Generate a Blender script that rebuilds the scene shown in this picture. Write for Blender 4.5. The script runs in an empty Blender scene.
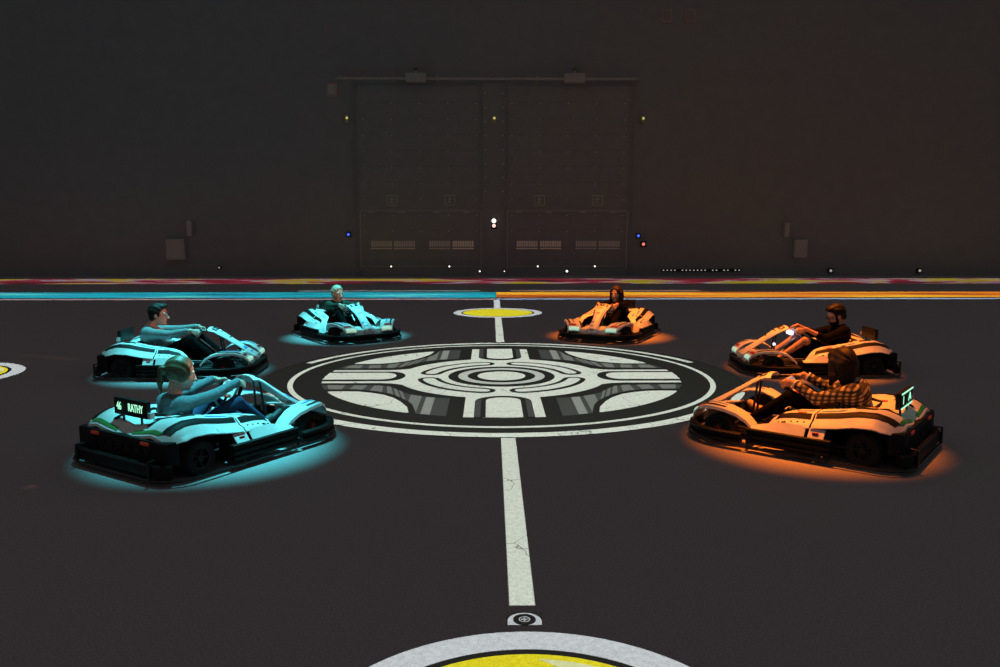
import bpy, bmesh, math, random
import numpy as np
from mathutils import Vector, Matrix
random.seed(7)
SC = bpy.context.scene
COL = SC.collection
PI = math.pi

# ------------------------------------------------------------------ camera
F_PX, PITCH, YAW, CAM_H = 815.2, .1357, .0120, 2.0
cd = bpy.data.cameras.new('camera'); cam = bpy.data.objects.new('camera', cd); COL.objects.link(cam)
cd.sensor_width = 36; cd.lens = 36 * F_PX / 1000; cd.clip_end = 200
cam.location = (0, 0, CAM_H); cam.rotation_euler = (PI / 2 - PITCH, 0, -YAW)
SC.camera = cam
# ------------------------------------------------------------------ world, exposure
w = bpy.data.worlds.new('hall_ambient'); SC.world = w; w.use_nodes = True
w.node_tree.nodes['Background'].inputs[0].default_value = (1.0, .93, .94, 1)
w.node_tree.nodes['Background'].inputs[1].default_value = .070
vs = SC.view_settings
vs.view_transform = 'Standard'; vs.look = 'None'; vs.exposure = 0; vs.gamma = 1; vs.use_curve_mapping = False
SC.cycles.use_denoising = True
SC.cycles.max_bounces = 5

# ------------------------------------------------------------------ team lights (ceiling projectors)
EMB = Vector((.145, 10.50, 0)); ER = 2.716; LX = .166      # emblem centre, radius, centre line x
KARTS = [  # x, y, heading in degrees, team
    (-2.45, 7.14, 57, 'c'), (-4.10, 10.90, 2, 'c'), (-2.53, 14.30, -57, 'c'),
    (2.11, 14.30, -116, 'o'), (4.36, 10.95, 178, 'o'), (2.93, 7.29, 141, 'o')]
CYAN, ORANGE, WHITE = (.11, .88, .97), (1.0, .205, .012), (.93, 1.0, .86)

def spot(name, loc, target, color, power, angle, blend, soft=.05):
    l = bpy.data.lights.new(name, 'SPOT'); o = bpy.data.objects.new(name, l); COL.objects.link(o)
    l.color = color; l.energy = power; l.spot_size = math.radians(angle); l.spot_blend = blend; l.shadow_soft_size = soft
    o.location = loc
    o.rotation_euler = (Vector(target) - Vector(loc)).to_track_quat('-Z', 'Y').to_euler()
    return o

def N(nt, kind, **kw):
    n = nt.nodes.new(kind)
    for k, v in kw.items(): setattr(n, k, v)
    return n
def math_node(nt, op, a, b=None, c=None):
    n = N(nt, 'ShaderNodeMath', operation=op)
    for i, v in enumerate((a, b, c)):
        if v is None: continue
        if isinstance(v, (int, float)): n.inputs[i].default_value = v
        else: nt.links.new(v, n.inputs[i])
    return n.outputs[0]

def shutter_projector(name, x, y, height, color, level, half=None, radius=None):
    """A ceiling profile spot pointing straight down, its shutters cut to a rectangle or a circle on the floor, even over the floor."""
    l = bpy.data.lights.new(name, 'SPOT'); o = bpy.data.objects.new(name, l); COL.objects.link(o)
    o.location = (x, y, height)
    ext = radius if radius else math.hypot(*half)
    l.spot_size = min(2 * math.atan(ext * 1.05 / height) + .02, 3.0); l.spot_blend = 0; l.shadow_soft_size = .004
    l.color = color; l.energy = level * 4 * PI * PI * height ** 2
    l.use_nodes = True; nt = l.node_tree; em = nt.nodes['Emission']
    tc = N(nt, 'ShaderNodeTexCoord'); sp = N(nt, 'ShaderNodeSeparateXYZ'); nt.links.new(tc.outputs['Normal'], sp.inputs[0])
    nz = math_node(nt, 'ABSOLUTE', sp.outputs[2])
    fx = math_node(nt, 'ABSOLUTE', math_node(nt, 'MULTIPLY', math_node(nt, 'DIVIDE', sp.outputs[0], nz), height))
    fy = math_node(nt, 'ABSOLUTE', math_node(nt, 'MULTIPLY', math_node(nt, 'DIVIDE', sp.outputs[1], nz), height))
    if radius:
        r = math_node(nt, 'SQRT', math_node(nt, 'ADD', math_node(nt, 'POWER', fx, 2), math_node(nt, 'POWER', fy, 2)))
        m = math_node(nt, 'LESS_THAN', r, radius)
    else:
        m = math_node(nt, 'MULTIPLY', math_node(nt, 'LESS_THAN', fx, half[0]), math_node(nt, 'LESS_THAN', fy, half[1]))
    g = math_node(nt, 'DIVIDE', m, math_node(nt, 'POWER', nz, 3))
    nt.links.new(g, em.inputs['Strength'])
    return o

for i, (kx, ky, kh, team) in enumerate(KARTS):
    c = Vector((kx, ky, 0)); d = (EMB - c).normalized()
    src = c + d * .35 + Vector((0, .9, 7.5))
    spot('kart_projector', src, c + Vector((0, 0, .1)), CYAN if team == 'c' else ORANGE,
         6300 if team == 'c' else 7200, 18.2, 1.0, .04)
# added unseen spots on the drivers' faces: warm left team, pale right team
for (kx, ky, kh, team) in KARTS:
    d = Vector((math.cos(math.radians(kh)), math.sin(math.radians(kh)), 0))
    p = Vector((kx, ky, .74)) - d * .33
    q = p + d * 2.6 + Vector((0, -1.2, .9))
    spot('face_projector', q, p, (1, .36, .24) if team == 'c' else (1, .55, .42), 120 if team == 'c' else 16, 9, .7, .05)  # added unseen face spot in mid-air, not a real projector

# ------------------------------------------------------------------ materials
def mat(name, color, rough=.6, metal=0, spec=.5, emit=None, strength=0, noise=0, scale=40, bump=0, coat=0):
    m = bpy.data.materials.new(name); m.use_nodes = True; nt = m.node_tree; b = nt.nodes['Principled BSDF']
    b.inputs['Base Color'].default_value = (*color, 1); b.inputs['Roughness'].default_value = rough
    b.inputs['Metallic'].default_value = metal; b.inputs['Specular IOR Level'].default_value = spec
    b.inputs['Coat Weight'].default_value = coat
    if emit: b.inputs['Emission Color'].default_value = (*emit, 1); b.inputs['Emission Strength'].default_value = strength
    if noise or bump:
        tc = N(nt, 'ShaderNodeTexCoord'); nz = N(nt, 'ShaderNodeTexNoise'); nz.inputs['Scale'].default_value = scale; nz.inputs['Detail'].default_value = 6
        nt.links.new(tc.outputs['Object'], nz.inputs['Vector'])
        if noise:
            mr = N(nt, 'ShaderNodeMapRange'); mr.inputs['From Min'].default_value = .3; mr.inputs['From Max'].default_value = .7
            mr.inputs['To Min'].default_value = 1 - noise; mr.inputs['To Max'].default_value = 1 + noise
            nt.links.new(nz.outputs['Fac'], mr.inputs['Value'])
            mx = N(nt, 'ShaderNodeMix', data_type='RGBA', blend_type='MULTIPLY'); mx.inputs[0].default_value = 1
            mx.inputs[6].default_value = (*color, 1); nt.links.new(mr.outputs[0], mx.inputs[7]); nt.links.new(mx.outputs[2], b.inputs['Base Color'])
        if bump:
            bp = N(nt, 'ShaderNodeBump'); bp.inputs['Strength'].default_value = bump; bp.inputs['Distance'].default_value = .01
            nt.links.new(nz.outputs['Fac'], bp.inputs['Height']); nt.links.new(bp.outputs[0], b.inputs['Normal'])
    return m

def projected_mark(name, color, crack=True):  # floor cracks plus projected light put in as base colour
    m = mat(name, color, .75, spec=.25, noise=.12, scale=30); nt = m.node_tree; b = nt.nodes['Principled BSDF']
    src = b.inputs['Base Color'].links[0].from_socket
    tc = N(nt, 'ShaderNodeTexCoord')
    fine = N(nt, 'ShaderNodeTexNoise'); fine.inputs['Scale'].default_value = 160; fine.inputs['Detail'].default_value = 2
    nt.links.new(tc.outputs['Object'], fine.inputs['Vector'])
    mr = N(nt, 'ShaderNodeMapRange'); mr.inputs['From Min'].default_value = .3; mr.inputs['From Max'].default_value = .45
    mr.inputs['To Min'].default_value = .62; mr.inputs['To Max'].default_value = 1; nt.links.new(fine.outputs['Fac'], mr.inputs['Value'])
    f = mr.outputs[0]
    if crack:
        wob = N(nt, 'ShaderNodeTexNoise'); wob.inputs['Scale'].default_value = 2.5; nt.links.new(tc.outputs['Object'], wob.inputs['Vector'])
        add = N(nt, 'ShaderNodeVectorMath', operation='ADD'); nt.links.new(tc.outputs['Object'], add.inputs[0]); nt.links.new(wob.outputs['Color'], add.inputs[1])
        vo = N(nt, 'ShaderNodeTexVoronoi', feature='DISTANCE_TO_EDGE'); vo.inputs['Scale'].default_value = .8; nt.links.new(add.outputs[0], vo.inputs['Vector'])
        cr = N(nt, 'ShaderNodeMapRange'); cr.inputs['From Min'].default_value = .002; cr.inputs['From Max'].default_value = .006
        cr.inputs['To Min'].default_value = .35; cr.inputs['To Max'].default_value = 1; nt.links.new(vo.outputs['Distance'], cr.inputs['Value'])
        f = math_node(nt, 'MULTIPLY', f, cr.outputs[0])
    mx = N(nt, 'ShaderNodeMix', data_type='RGBA', blend_type='MULTIPLY'); mx.inputs[0].default_value = 1
    nt.links.new(src, mx.inputs[6]); nt.links.new(f, mx.inputs[7]); nt.links.new(mx.outputs[2], b.inputs['Base Color'])
    return m

def streak_band(name, stops, rep=.09, across=1.6):
    """Painted band of long wavy colour streaks."""
    m = mat(name, (1, 1, 1), .8, spec=.2); nt = m.node_tree; b = nt.nodes['Principled BSDF']
    tc = N(nt, 'ShaderNodeTexCoord'); mp = N(nt, 'ShaderNodeMapping'); mp.inputs['Scale'].default_value = (rep, across, 1)
    nt.links.new(tc.outputs['Object'], mp.inputs[0])
    nz = N(nt, 'ShaderNodeTexNoise'); nz.inputs['Scale'].default_value = 1; nz.inputs['Detail'].default_value = 4; nz.inputs['Distortion'].default_value = .6
    nt.links.new(mp.outputs[0], nz.inputs['Vector'])
    cr = N(nt, 'ShaderNodeValToRGB'); el = cr.color_ramp.elements
    while len(el) < len(stops): el.new(.5)
    for e, (p, c) in zip(el, stops): e.position = p; e.color = (*c, 1)
    nt.links.new(nz.outputs['Fac'], cr.inputs[0]); nt.links.new(cr.outputs[0], b.inputs['Base Color'])
    return m

def plaid(name):
    m = mat(name, (.3, .3, .3), .85, spec=.2); nt = m.node_tree; b = nt.nodes['Principled BSDF']
    tc = N(nt, 'ShaderNodeTexCoord'); sp = N(nt, 'ShaderNodeSeparateXYZ'); nt.links.new(tc.outputs['Object'], sp.inputs[0])
    def band(s, f): return math_node(nt, 'GREATER_THAN', math_node(nt, 'SINE', math_node(nt, 'MULTIPLY', s, f)), .0)
    a = band(math_node(nt, 'ADD', sp.outputs[0], math_node(nt, 'MULTIPLY', sp.outputs[2], .15)), 120)
    c = band(math_node(nt, 'ADD', sp.outputs[2], math_node(nt, 'MULTIPLY', sp.outputs[1], .35)), 170)
    s = math_node(nt, 'MULTIPLY', math_node(nt, 'ADD', a, c), .5)
    cr = N(nt, 'ShaderNodeValToRGB'); cr.color_ramp.interpolation = 'CONSTANT'
    cr.color_ramp.elements[0].color = (.02, .02, .02, 1); cr.color_ramp.elements[1].position = .75; cr.color_ramp.elements[1].color = (.36, .32, .26, 1)
    e = cr.color_ramp.elements.new(.3); e.color = (.07, .06, .055, 1)
    nt.links.new(s, cr.inputs[0]); nt.links.new(cr.outputs[0], b.inputs['Base Color'])
    return m

M = {}
M['asphalt'] = mat('asphalt', (.40, .362, .375), .9, spec=.3, noise=.22, scale=90)
M['paint'] = projected_mark('white_paint', (.80, .82, .80))
M['lilac'] = projected_mark('lilac_paint', (.66, .66, .78), False)
M['yellow'] = projected_mark('yellow_paint', (.88, .72, .015), False)
M['paleyellow'] = projected_mark('pale_yellow_paint', (.8, .78, .45), False)
M['black_paint'] = mat('black_paint', (.013, .012, .012), .85, spec=.2, noise=.2, scale=60)  # unlit gaps of the projected patterns, darkness put into the colour
M['asphalt_dark'] = mat('dark_floor_paint', (.023, .021, .022), .85, spec=.2)  # darkness of unlit floor put into the colour
M['paint_grey'] = projected_mark('pale_grey_paint', (.60, .62, .62), False)
M['grey_light'] = projected_mark('light_grey_paint', (.30, .31, .31), False)
M['grey_mid'] = projected_mark('mid_grey_paint', (.20, .21, .21), False)
M['grey_dark'] = projected_mark('dark_grey_paint', (.058, .060, .062), False)
M['wall'] = mat('wall_coating', (.265, .262, .272), .9, spec=.2, noise=.05, scale=2)
M['door'] = mat('door_panel', (.262, .257, .265), .8, spec=.3, noise=.06, scale=3)
M['door_dark'] = mat('door_seam', (.24, .235, .24), .8, spec=.3)
M['wall_light'] = mat('wall_fitting_grey', (.43, .41, .40), .7)
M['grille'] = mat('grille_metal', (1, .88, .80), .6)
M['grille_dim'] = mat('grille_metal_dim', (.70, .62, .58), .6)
M['sign_line'] = mat('sign_olive', (.53, .52, .39), .7)
M['sign_red'] = mat('sign_red', (.42, .27, .25), .7)
M['body'] = mat('white_body_plastic', (.80, .82, .82), .42, spec=.4, coat=.1, noise=.07, scale=9)
M['body_stripe'] = mat('black_stripe_film', (.009, .009, .010), .55, spec=.2)
M['body_green'] = mat('green_stripe_film', (.03, .30, .08), .35)
M['body_red'] = mat('red_sticker', (.6, .05, .03), .4)
M['body_blue'] = mat('blue_film', (.12, .32, .75), .35)
M['black'] = mat('black_plastic', (.010, .0095, .0095), .55, spec=.22, noise=.2, scale=25)
M['rubber'] = mat('tyre_rubber', (.022, .021, .021), .8, spec=.3)
M['frame'] = mat('black_frame_tube', (.02, .02, .022), .3, spec=.5)
M['steel'] = mat('steel', (.45, .45, .46), .3, metal=1)
M['rim'] = mat('dark_rim', (.035, .032, .032), .45, metal=.5)
M['red_hub'] = mat('red_hub', (.45, .04, .04), .4)
M['seat'] = mat('seat_shell', (.010, .010, .011), .5, spec=.3)
M['head_lamp'] = mat('lamp_lens', (.8, .9, .85), .2, emit=(.55, 1, .72), strength=.55)
M['tail_lamp'] = mat('tail_lens', (.25, .02, .02), .25, emit=(1, .1, .05), strength=.06)
M['sign_case'] = mat('sign_case', (.012, .013, .012), .5, spec=.3)
M['led'] = mat('led_green', (.1, .3, .2), .4, emit=(.40, 1, .66), strength=1.1)
M['led_dim'] = mat('led_green_dim', (.1, .3, .2), .4, emit=(.2, 1, .5), strength=.07)
M['screen'] = mat('wheel_screen', (.05, .08, .1), .2, emit=(.55, .8, 1), strength=.30)
M['screen_on'] = mat('wheel_screen_bright', (.05, .08, .1), .2, emit=(.8, .75, 1), strength=1.6)
M['skin'] = mat('skin', (.52, .31, .22), .5, spec=.4, noise=.06, scale=20)
M['skin_pale'] = mat('skin_pale', (.62, .42, .33), .5, spec=.4, noise=.06, scale=20)
M['eye'] = mat('eye_white', (.7, .7, .68), .25); M['iris'] = mat('eye_iris', (.03, .02, .015), .2)
M['lip'] = mat('lip', (.40, .14, .12), .45)
M['hair_brown'] = mat('brown_hair', (.011, .007, .0045), .6, spec=.25, noise=.45, scale=70)
M['hair_fair'] = mat('fair_brown_hair', (.075, .062, .026), .5, noise=.45, scale=70)
M['hair_black'] = mat('dark_hair', (.0045, .004, .004), .6, spec=.25, noise=.4, scale=70)
M['hair_blond'] = mat('blond_hair', (.36, .33, .24), .5, noise=.35, scale=70)
M['hair_red'] = mat('auburn_hair', (.022, .009, .006), .6, spec=.3, noise=.45, scale=70)
M['cloth_blue'] = mat('grey_blue_jersey', (.13, .165, .185), .9, spec=.2, noise=.22, scale=45, bump=.15)
M['cloth_grey'] = mat('light_grey_fleece', (.19, .205, .21), .9, spec=.2, noise=.25, scale=35, bump=.15)
M['cloth_pink'] = mat('pale_pink_shirt', (.5, .40, .38), .9, spec=.2, noise=.15, scale=40)
M['cloth_black'] = mat('black_cloth', (.005, .005, .0055), .95, spec=.04, noise=.3, scale=40, bump=.15)
M['cloth_dark'] = mat('dark_green_cloth', (.02, .035, .022), .9, spec=.2, noise=.4, scale=40, bump=.15)
M['cloth_wine'] = mat('dark_red_scarf', (.20, .03, .03), .9, spec=.2, noise=.3, scale=40)
M['denim'] = mat('blue_denim', (.03, .052, .115), .85, spec=.2, noise=.35, scale=50, bump=.15)
M['plaid'] = plaid('plaid_flannel')
M['shoe'] = mat('dark_shoe', (.03, .03, .035), .6); M['shoe_tan'] = mat('tan_shoe', (.5, .36, .22), .6)
M['white_band'] = mat('white_wristband', (.8, .8, .85), .6)
M['lamp_white'] = mat('white_lamp', (.8, .8, .8), .4, emit=(1, .88, .75), strength=1.6)
M['lamp_dim'] = mat('white_lamp_dim', (.8, .8, .8), .4, emit=(1, .92, .8), strength=.30)
M['lamp_yellow'] = mat('yellow_lamp', (.5, .45, .1), .4, emit=(1, .85, .25), strength=.55)
M['lamp_amber_case'] = mat('amber_case', (.34, .31, .12), .5)
M['lamp_blue'] = mat('blue_lamp', (.1, .1, .5), .4, emit=(.06, .12, 1), strength=1.5)
M['lamp_red'] = mat('red_lamp', (.5, .1, .1), .4, emit=(1, .25, .18), strength=.9)
M['lamp_pink'] = mat('pink_lamp', (.6, .3, .3), .4, emit=(1, .62, .55), strength=1.3)
M['rivet'] = mat('rivet_steel', (.56, .55, .54), .5)

# ------------------------------------------------------------------ object helpers
def tag(o, label=None, cat=None, group=None, kind=None):
    for k, v in (('label', label), ('category', cat), ('group', group), ('kind', kind)):
        if v: o[k] = v
    return o
def empty(name, loc=(0, 0, 0), rz=0):
    o = bpy.data.objects.new(name, None); COL.objects.link(o); o.location = loc; o.rotation_euler = (0, 0, rz); o.empty_display_size = .1
    return o
def mesh_from(bm, name, mats, smooth=False):
    bmesh.ops.recalc_face_normals(bm, faces=bm.faces[:])
    me = bpy.data.meshes.new(name); bm.to_mesh(me); bm.free()
    for m in (mats if isinstance(mats, (list, tuple)) else [mats]): me.materials.append(m)
    if smooth:
        me.polygons.foreach_set('use_smooth', [True] * len(me.polygons))
        try: me.set_sharp_from_angle(angle=math.radians(40))
        except Exception: pass
    me.update(); return me
def link(name, me, parent=None):
    o = bpy.data.objects.new(name, me); COL.objects.link(o)
    if parent: o.parent = parent
    return o
def obj(name, bm, mats, parent=None, smooth=False): return link(name, mesh_from(bm, name, mats, smooth), parent)

def bx(bm, x0, x1, y0, y1, z0, z1, mi=0, bevel=0, mtx=None):
    r = bmesh.ops.create_cube(bm, size=1)['verts']
    for v in r:
        v.co = Vector(((x0 + x1) / 2 + v.co.x * (x1 - x0), (y0 + y1) / 2 + v.co.y * (y1 - y0), (z0 + z1) / 2 + v.co.z * (z1 - z0)))
        if mtx: v.co = mtx @ v.co
    fs = {f for v in r for f in v.link_faces}
    for f in fs: f.material_index = mi
    if bevel:
        es = list({e for f in fs for e in f.edges})
        bmesh.ops.bevel(bm, geom=es, offset=bevel, segments=2, profile=.6, affect='EDGES', material=mi)
def grid(bm, fn, nu, nv, mi=0, closed_u=False):
    vs_ = [[bm.verts.new(fn(i / nu, j / nv)) for j in range(nv + 1)] for i in range(nu + (0 if closed_u else 1))]
    n = len(vs_); out = []
    for i in range(nu):
        for j in range(nv):
            try:
                f = bm.faces.new((vs_[i][j], vs_[(i + 1) % n][j], vs_[(i + 1) % n][j + 1], vs_[i][j + 1])); f.material_index = mi; out.append(f)
            except ValueError: pass
    return vs_, out
def sheet(bm, fn, nu, nv, th=.012, mi=0):
    _, fs = grid(bm, fn, nu, nv, mi)
    bmesh.ops.recalc_face_normals(bm, faces=fs)
    bmesh.ops.solidify(bm, geom=fs, thickness=th)
def tube(bm, pts, r, n=8, mi=0, closed=False):
    pts = [Vector(p) for p in pts]; m = len(pts); rings = []
    rr = r if isinstance(r, (list, tuple)) else [r] * m
    up = None
    for i, p in enumerate(pts):
        a = pts[(i - 1) % m] if (closed or i) else p; b = pts[(i + 1) % m] if (closed or i < m - 1) else p
        t = (b - a).normalized()
        if up is None: up = Vector((0, 0, 1)) if abs(t.z) < .9 else Vector((1, 0, 0))
        s = t.cross(up).normalized(); up = s.cross(t).normalized()
        rings.append([bm.verts.new(p + (s * math.cos(k * 2 * PI / n) + up * math.sin(k * 2 * PI / n)) * rr[i]) for k in range(n)])
    for i in range(m if closed else m - 1):
        A, B = rings[i], rings[(i + 1) % m]
        for k in range(n):
            f = bm.faces.new((A[k], A[(k + 1) % n], B[(k + 1) % n], B[k])); f.material_index = mi
    if not closed:
        bm.faces.new(rings[0][::-1]).material_index = mi; bm.faces.new(rings[-1]).material_index = mi
def lathe_y(bm, prof, c, n=28, mi=0):
    """prof: (radius, y) pairs, closed loop, turned about the y axis through c"""
    rings = [[bm.verts.new((c[0] + r * math.cos(2 * PI * k / n), c[1] + y, c[2] + r * math.sin(2 * PI * k / n))) for r, y in prof] for k in range(n)]
    m = len(prof)
    for k in range(n):
        for j in range(m):
            A, B = rings[k], rings[(k + 1) % n]
            f = bm.faces.new((A[j], B[j], B[(j + 1) % m], A[(j + 1) % m])); f.material_index = mi
def prism(bm, pts, z0, z1, mi=0):
    """flat polygon in the floor plane with thickness"""
    a = [bm.verts.new((x, y, z1)) for x, y in pts]; b = [bm.verts.new((x, y, z0)) for x, y in pts]; n = len(pts)
    f = bm.faces.new(a); f.material_index = mi
    f.normal_update()
    if n > 4: bmesh.ops.triangulate(bm, faces=[f], ngon_method='EAR_CLIP')
    for i in range(n):
        bm.faces.new((a[i], b[i], b[(i + 1) % n], a[(i + 1) % n])).material_index = mi
def ring_strip(bm, r0, r1, a0, a1, n, z0, z1, c=(0, 0), mi=0):
    full = abs(a1 - a0) > 2 * PI - 1e-4
    for i in range(n):
        t0, t1 = a0 + (a1 - a0) * i / n, a0 + (a1 - a0) * (i + 1) / n
        p = [(c[0] + r * math.cos(t), c[1] + r * math.sin(t)) for r, t in ((r0, t0), (r1, t0), (r1, t1), (r0, t1))]
        v = [bm.verts.new((x, y, z1)) for x, y in p]; bm.faces.new(v).material_index = mi
        u = [bm.verts.new((x, y, z0)) for x, y in p]
        bm.faces.new((v[1], u[1], u[2], v[2])).material_index = mi; bm.faces.new((v[0], v[3], u[3], u[0])).material_index = mi
    bmesh.ops.remove_doubles(bm, verts=bm.verts[:], dist=1e-5)
def arc(c, r, a0, a1, n): return [(c[0] + r * math.cos(a0 + (a1 - a0) * i / n), c[1] + r * math.sin(a0 + (a1 - a0) * i / n)) for i in range(n + 1)]
def text_mesh(s, size, m, name='lettering', extrude=.002):
    cu = bpy.data.curves.new(name, 'FONT'); cu.body = s; cu.size = size; cu.extrude = extrude; cu.align_x = 'CENTER'; cu.align_y = 'CENTER'
    t = bpy.data.objects.new(name, cu); COL.objects.link(t)
    me = bpy.data.meshes.new_from_object(t.evaluated_get(bpy.context.evaluated_depsgraph_get()))
    bpy.data.objects.remove(t); bpy.data.curves.remove(cu); me.name = name
    me.materials.clear(); me.materials.append(m)
    return me
def interp(tab, x):
    if x <= tab[0][0]: return tab[0][1]
    for (a, b), (c, d) in zip(tab, tab[1:]):
        if x <= c: return b + (d - b) * (x - a) / (c - a)
    return tab[-1][1]

# ------------------------------------------------------------------ floor, wall, doors
WY = 30.5
bm = bmesh.new(); bx(bm, -26, 26, -6, WY + .3, -.3, 0); tag(obj('floor', bm, M['asphalt']), kind='structure')
bm = bmesh.new(); bx(bm, -26, 26, WY, WY + .3, 0, 14); tag(obj('wall_back', bm, M['wall']), kind='structure')
def wall_pos(px, z): return px
def dock_door(name, x0, x1, ztop):
    root = tag(empty(name, ((x0 + x1) / 2, WY, 0)), kind='structure')
    hw = (x1 - x0) / 2
    bm = bmesh.new()
    n = 12
    for k in range(n):
        z0, z1 = ztop * k / n, ztop * (k + 1) / n
        bx(bm, -hw, hw, -.07, 0, z0 + .002, z1 - .002, 0, .003)
    for x in np.linspace(-hw + .2, hw - .2, 5):           # rivet rows
        for k in range(1, n):
            if .22 * ztop < ztop * k / n: bx(bm, x - .022, x + .022, -.085, -.07, ztop * k / n - .075, ztop * k / n - .035, 2)
    bx(bm, -hw - .08, -hw, -.10, 0, 0, ztop + .1, 1); bx(bm, hw, hw + .08, -.10, 0, 0, ztop + .1, 1)
    obj('door_panel', bm, [M['door'], M['door_dark'], M['rivet']], root)
    bm = bmesh.new()                                       # low access frame around the glazed row
    for x in (-hw + .03, hw - .03): bx(bm, x - .02, x + .02, -.095, -.07, .25, 2.42)
    bx(bm, -hw + .03, hw - .03, -.095, -.07, 2.40, 2.43); bx(bm, -hw + .03, hw - .03, -.095, -.07, .36, .38)
    for q in (-.80, -.30, .25, .75): bx(bm, q * hw - .12, q * hw + .12, -.11, -.07, 2.34, 2.39)
    obj('door_frame', bm, M['wall_light'], root)
    return root
dl = dock_door('door_1', -4.82, -.30, 6.9); dr = dock_door('door_2', .60, 5.10, 6.9)
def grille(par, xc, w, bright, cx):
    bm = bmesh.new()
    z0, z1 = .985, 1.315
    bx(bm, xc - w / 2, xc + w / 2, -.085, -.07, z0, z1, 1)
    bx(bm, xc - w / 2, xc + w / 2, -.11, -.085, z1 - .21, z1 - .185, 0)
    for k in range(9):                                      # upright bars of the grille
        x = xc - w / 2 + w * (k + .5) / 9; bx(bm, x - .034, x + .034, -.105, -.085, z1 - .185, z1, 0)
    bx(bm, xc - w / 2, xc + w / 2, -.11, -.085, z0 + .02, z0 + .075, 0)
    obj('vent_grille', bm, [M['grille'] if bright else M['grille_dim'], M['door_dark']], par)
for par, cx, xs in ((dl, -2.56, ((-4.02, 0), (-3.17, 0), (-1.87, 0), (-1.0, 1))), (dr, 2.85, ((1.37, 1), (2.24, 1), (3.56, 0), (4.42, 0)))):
    for x, br in xs: grille(par, x - cx, .79, br, cx)

def wall_thing(name, x, z, label, cat, group=None):
    return tag(empty(name, (x, WY, z)), label, cat, group)
# overhead track with two hoists
r = wall_thing('ceiling_track', -.09, 7.1, 'long thin overhead rail running above both dock doors', 'rail')
bm = bmesh.new(); bx(bm, -5.45, 5.45, -.32, -.22, -.035, .035, 0, .01)
for x in (-5.3, -1.8, 1.8, 5.3): bx(bm, x - .03, x + .03, -.24, 0, -.03, .1)
obj('rail', bm, M['wall_light'], r)
for x, side in ((-2.64, 'left'), (3.02, 'right')):
    r = wall_thing('hoist_motor', x, 7.12, 'grey ribbed motor box on the overhead rail above the %s dock door' % side, 'motor')
    bm = bmesh.new(); bx(bm, -.36, .36, -.60, -.34, -.19, .13, 0, .02)
    for k in range(6): bx(bm, -.3 + k * .11, -.25 + k * .11, -.615, -.60, -.16, .1)
    obj('housing', bm, M['wall_light'], r)
    bm = bmesh.new(); bx(bm, -.05, .05, -.50, -.40, .13, .3); bx(bm, -.05, .05, -.50, 0, .24, .3); obj('bracket', bm, M['wall_light'], r)
# four square pictogram signs
for k, x in enumerate((-3.60, -1.48, 1.82, 3.96)):
    r = wall_thing('square_sign', x, 2.8, ['square pictogram sign farthest left above the dock doors', 'square pictogram sign on the left dock door, nearer the middle post',
        'square pictogram sign on the right dock door, nearer the middle post', 'square pictogram sign farthest right above the dock doors'][k], 'sign')
    bm = bmesh.new()
    for a in (-1, 1):
        bx(bm, -.19, .19, -.11, -.08, a * .18 - .012, a * .18 + .012); bx(bm, a * .18 - .012, a * .18 + .012, -.11, -.08, -.19, .19)
    obj('frame', bm, M['sign_line'], r)
    bm = bmesh.new(); bx(bm, -.18, .18, -.085, -.06, -.18, .18); obj('board', bm, M['door'], r)
    bm = bmesh.new()
    tube(bm, [(0, -.095, .10), (-.02, -.095, -.01), (.05, -.095, -.12)], .02, 6); tube(bm, [(-.02, -.095, -.01), (-.08, -.095, -.12)], .02, 6)
    tube(bm, [(-.08, -.095, .03), (.0, -.095, .07), (.08, -.095, .02)], .016, 6); bx(bm, -.025, .035, -.11, -.085, .105, .155, 0, .012)
    obj('pictogram', bm, M['sign_line'], r)
def small_lamp(x, z, s, m, label, cat='lamp', name='wall_lamp', group=None, case='sign_case', out=.1, cs=1.8):
    r = wall_thing(name, x, z, label, cat, group)
    bm = bmesh.new(); bx(bm, -s * cs, s * cs, -out, 0, -s * cs, s * cs, 0, s * .3); obj('housing', bm, M[case], r)
    bm = bmesh.new(); bmesh.ops.create_uvsphere(bm, u_segments=12, v_segments=8, radius=s, matrix=Matrix.Translation((0, -out, 0))); obj('lens', bm, M[m], r, True)
for x, n in ((-5.2, 'left of the dock doors'), (.14, 'on the post between the dock doors'), (5.56, 'right of the dock doors')):
    r = wall_thing('amber_lamp', x, 5.7, 'small yellow warning lamp high up %s' % n, 'lamp')
    bm = bmesh.new(); bx(bm, -.06, .06, -.14, 0, -.13, .13, 0, .02); obj('housing', bm, M['lamp_amber_case'], r)
    bm = bmesh.new(); bmesh.ops.create_uvsphere(bm, u_segments=12, v_segments=8, radius=.045, matrix=Matrix.Translation((.02, -.15, .04))); obj('lens', bm, M['lamp_yellow'], r, True)
small_lamp(-5.24, 1.55, .05, 'lamp_blue', 'tiny blue light low on the wall left of the dock doors')
small_lamp(5.50, 1.50, .05, 'lamp_blue', 'tiny blue light low on the wall right of the dock doors')
small_lamp(5.70, 1.19, .06, 'lamp_red', 'small pale red light below the blue one right of the dock doors')
r = wall_thing('signal_lamp', .14, 1.96, 'two-lens signal lamp, white over pink, on post between dock doors', 'lamp')
bm = bmesh.new(); bx(bm, -.11, .11, -.13, 0, -.22, .20, 0, .02); obj('housing', bm, M['sign_case'], r)
for z, s, m in ((.09, .085, 'lamp_white'), (-.09, .068, 'lamp_pink')):
    bm = bmesh.new(); bmesh.ops.create_uvsphere(bm, u_segments=14, v_segments=10, radius=s, matrix=Matrix.Translation((0, -.12, z))); obj('lens', bm, M[m], r, True)
bm = bmesh.new(); bx(bm, -.44, .44, -.12, 0, 0, 7.0, 0, .02)
for x in (-.32, .32): bx(bm, x - .02, x + .02, -.14, -.12, 0, 6.9)
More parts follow.
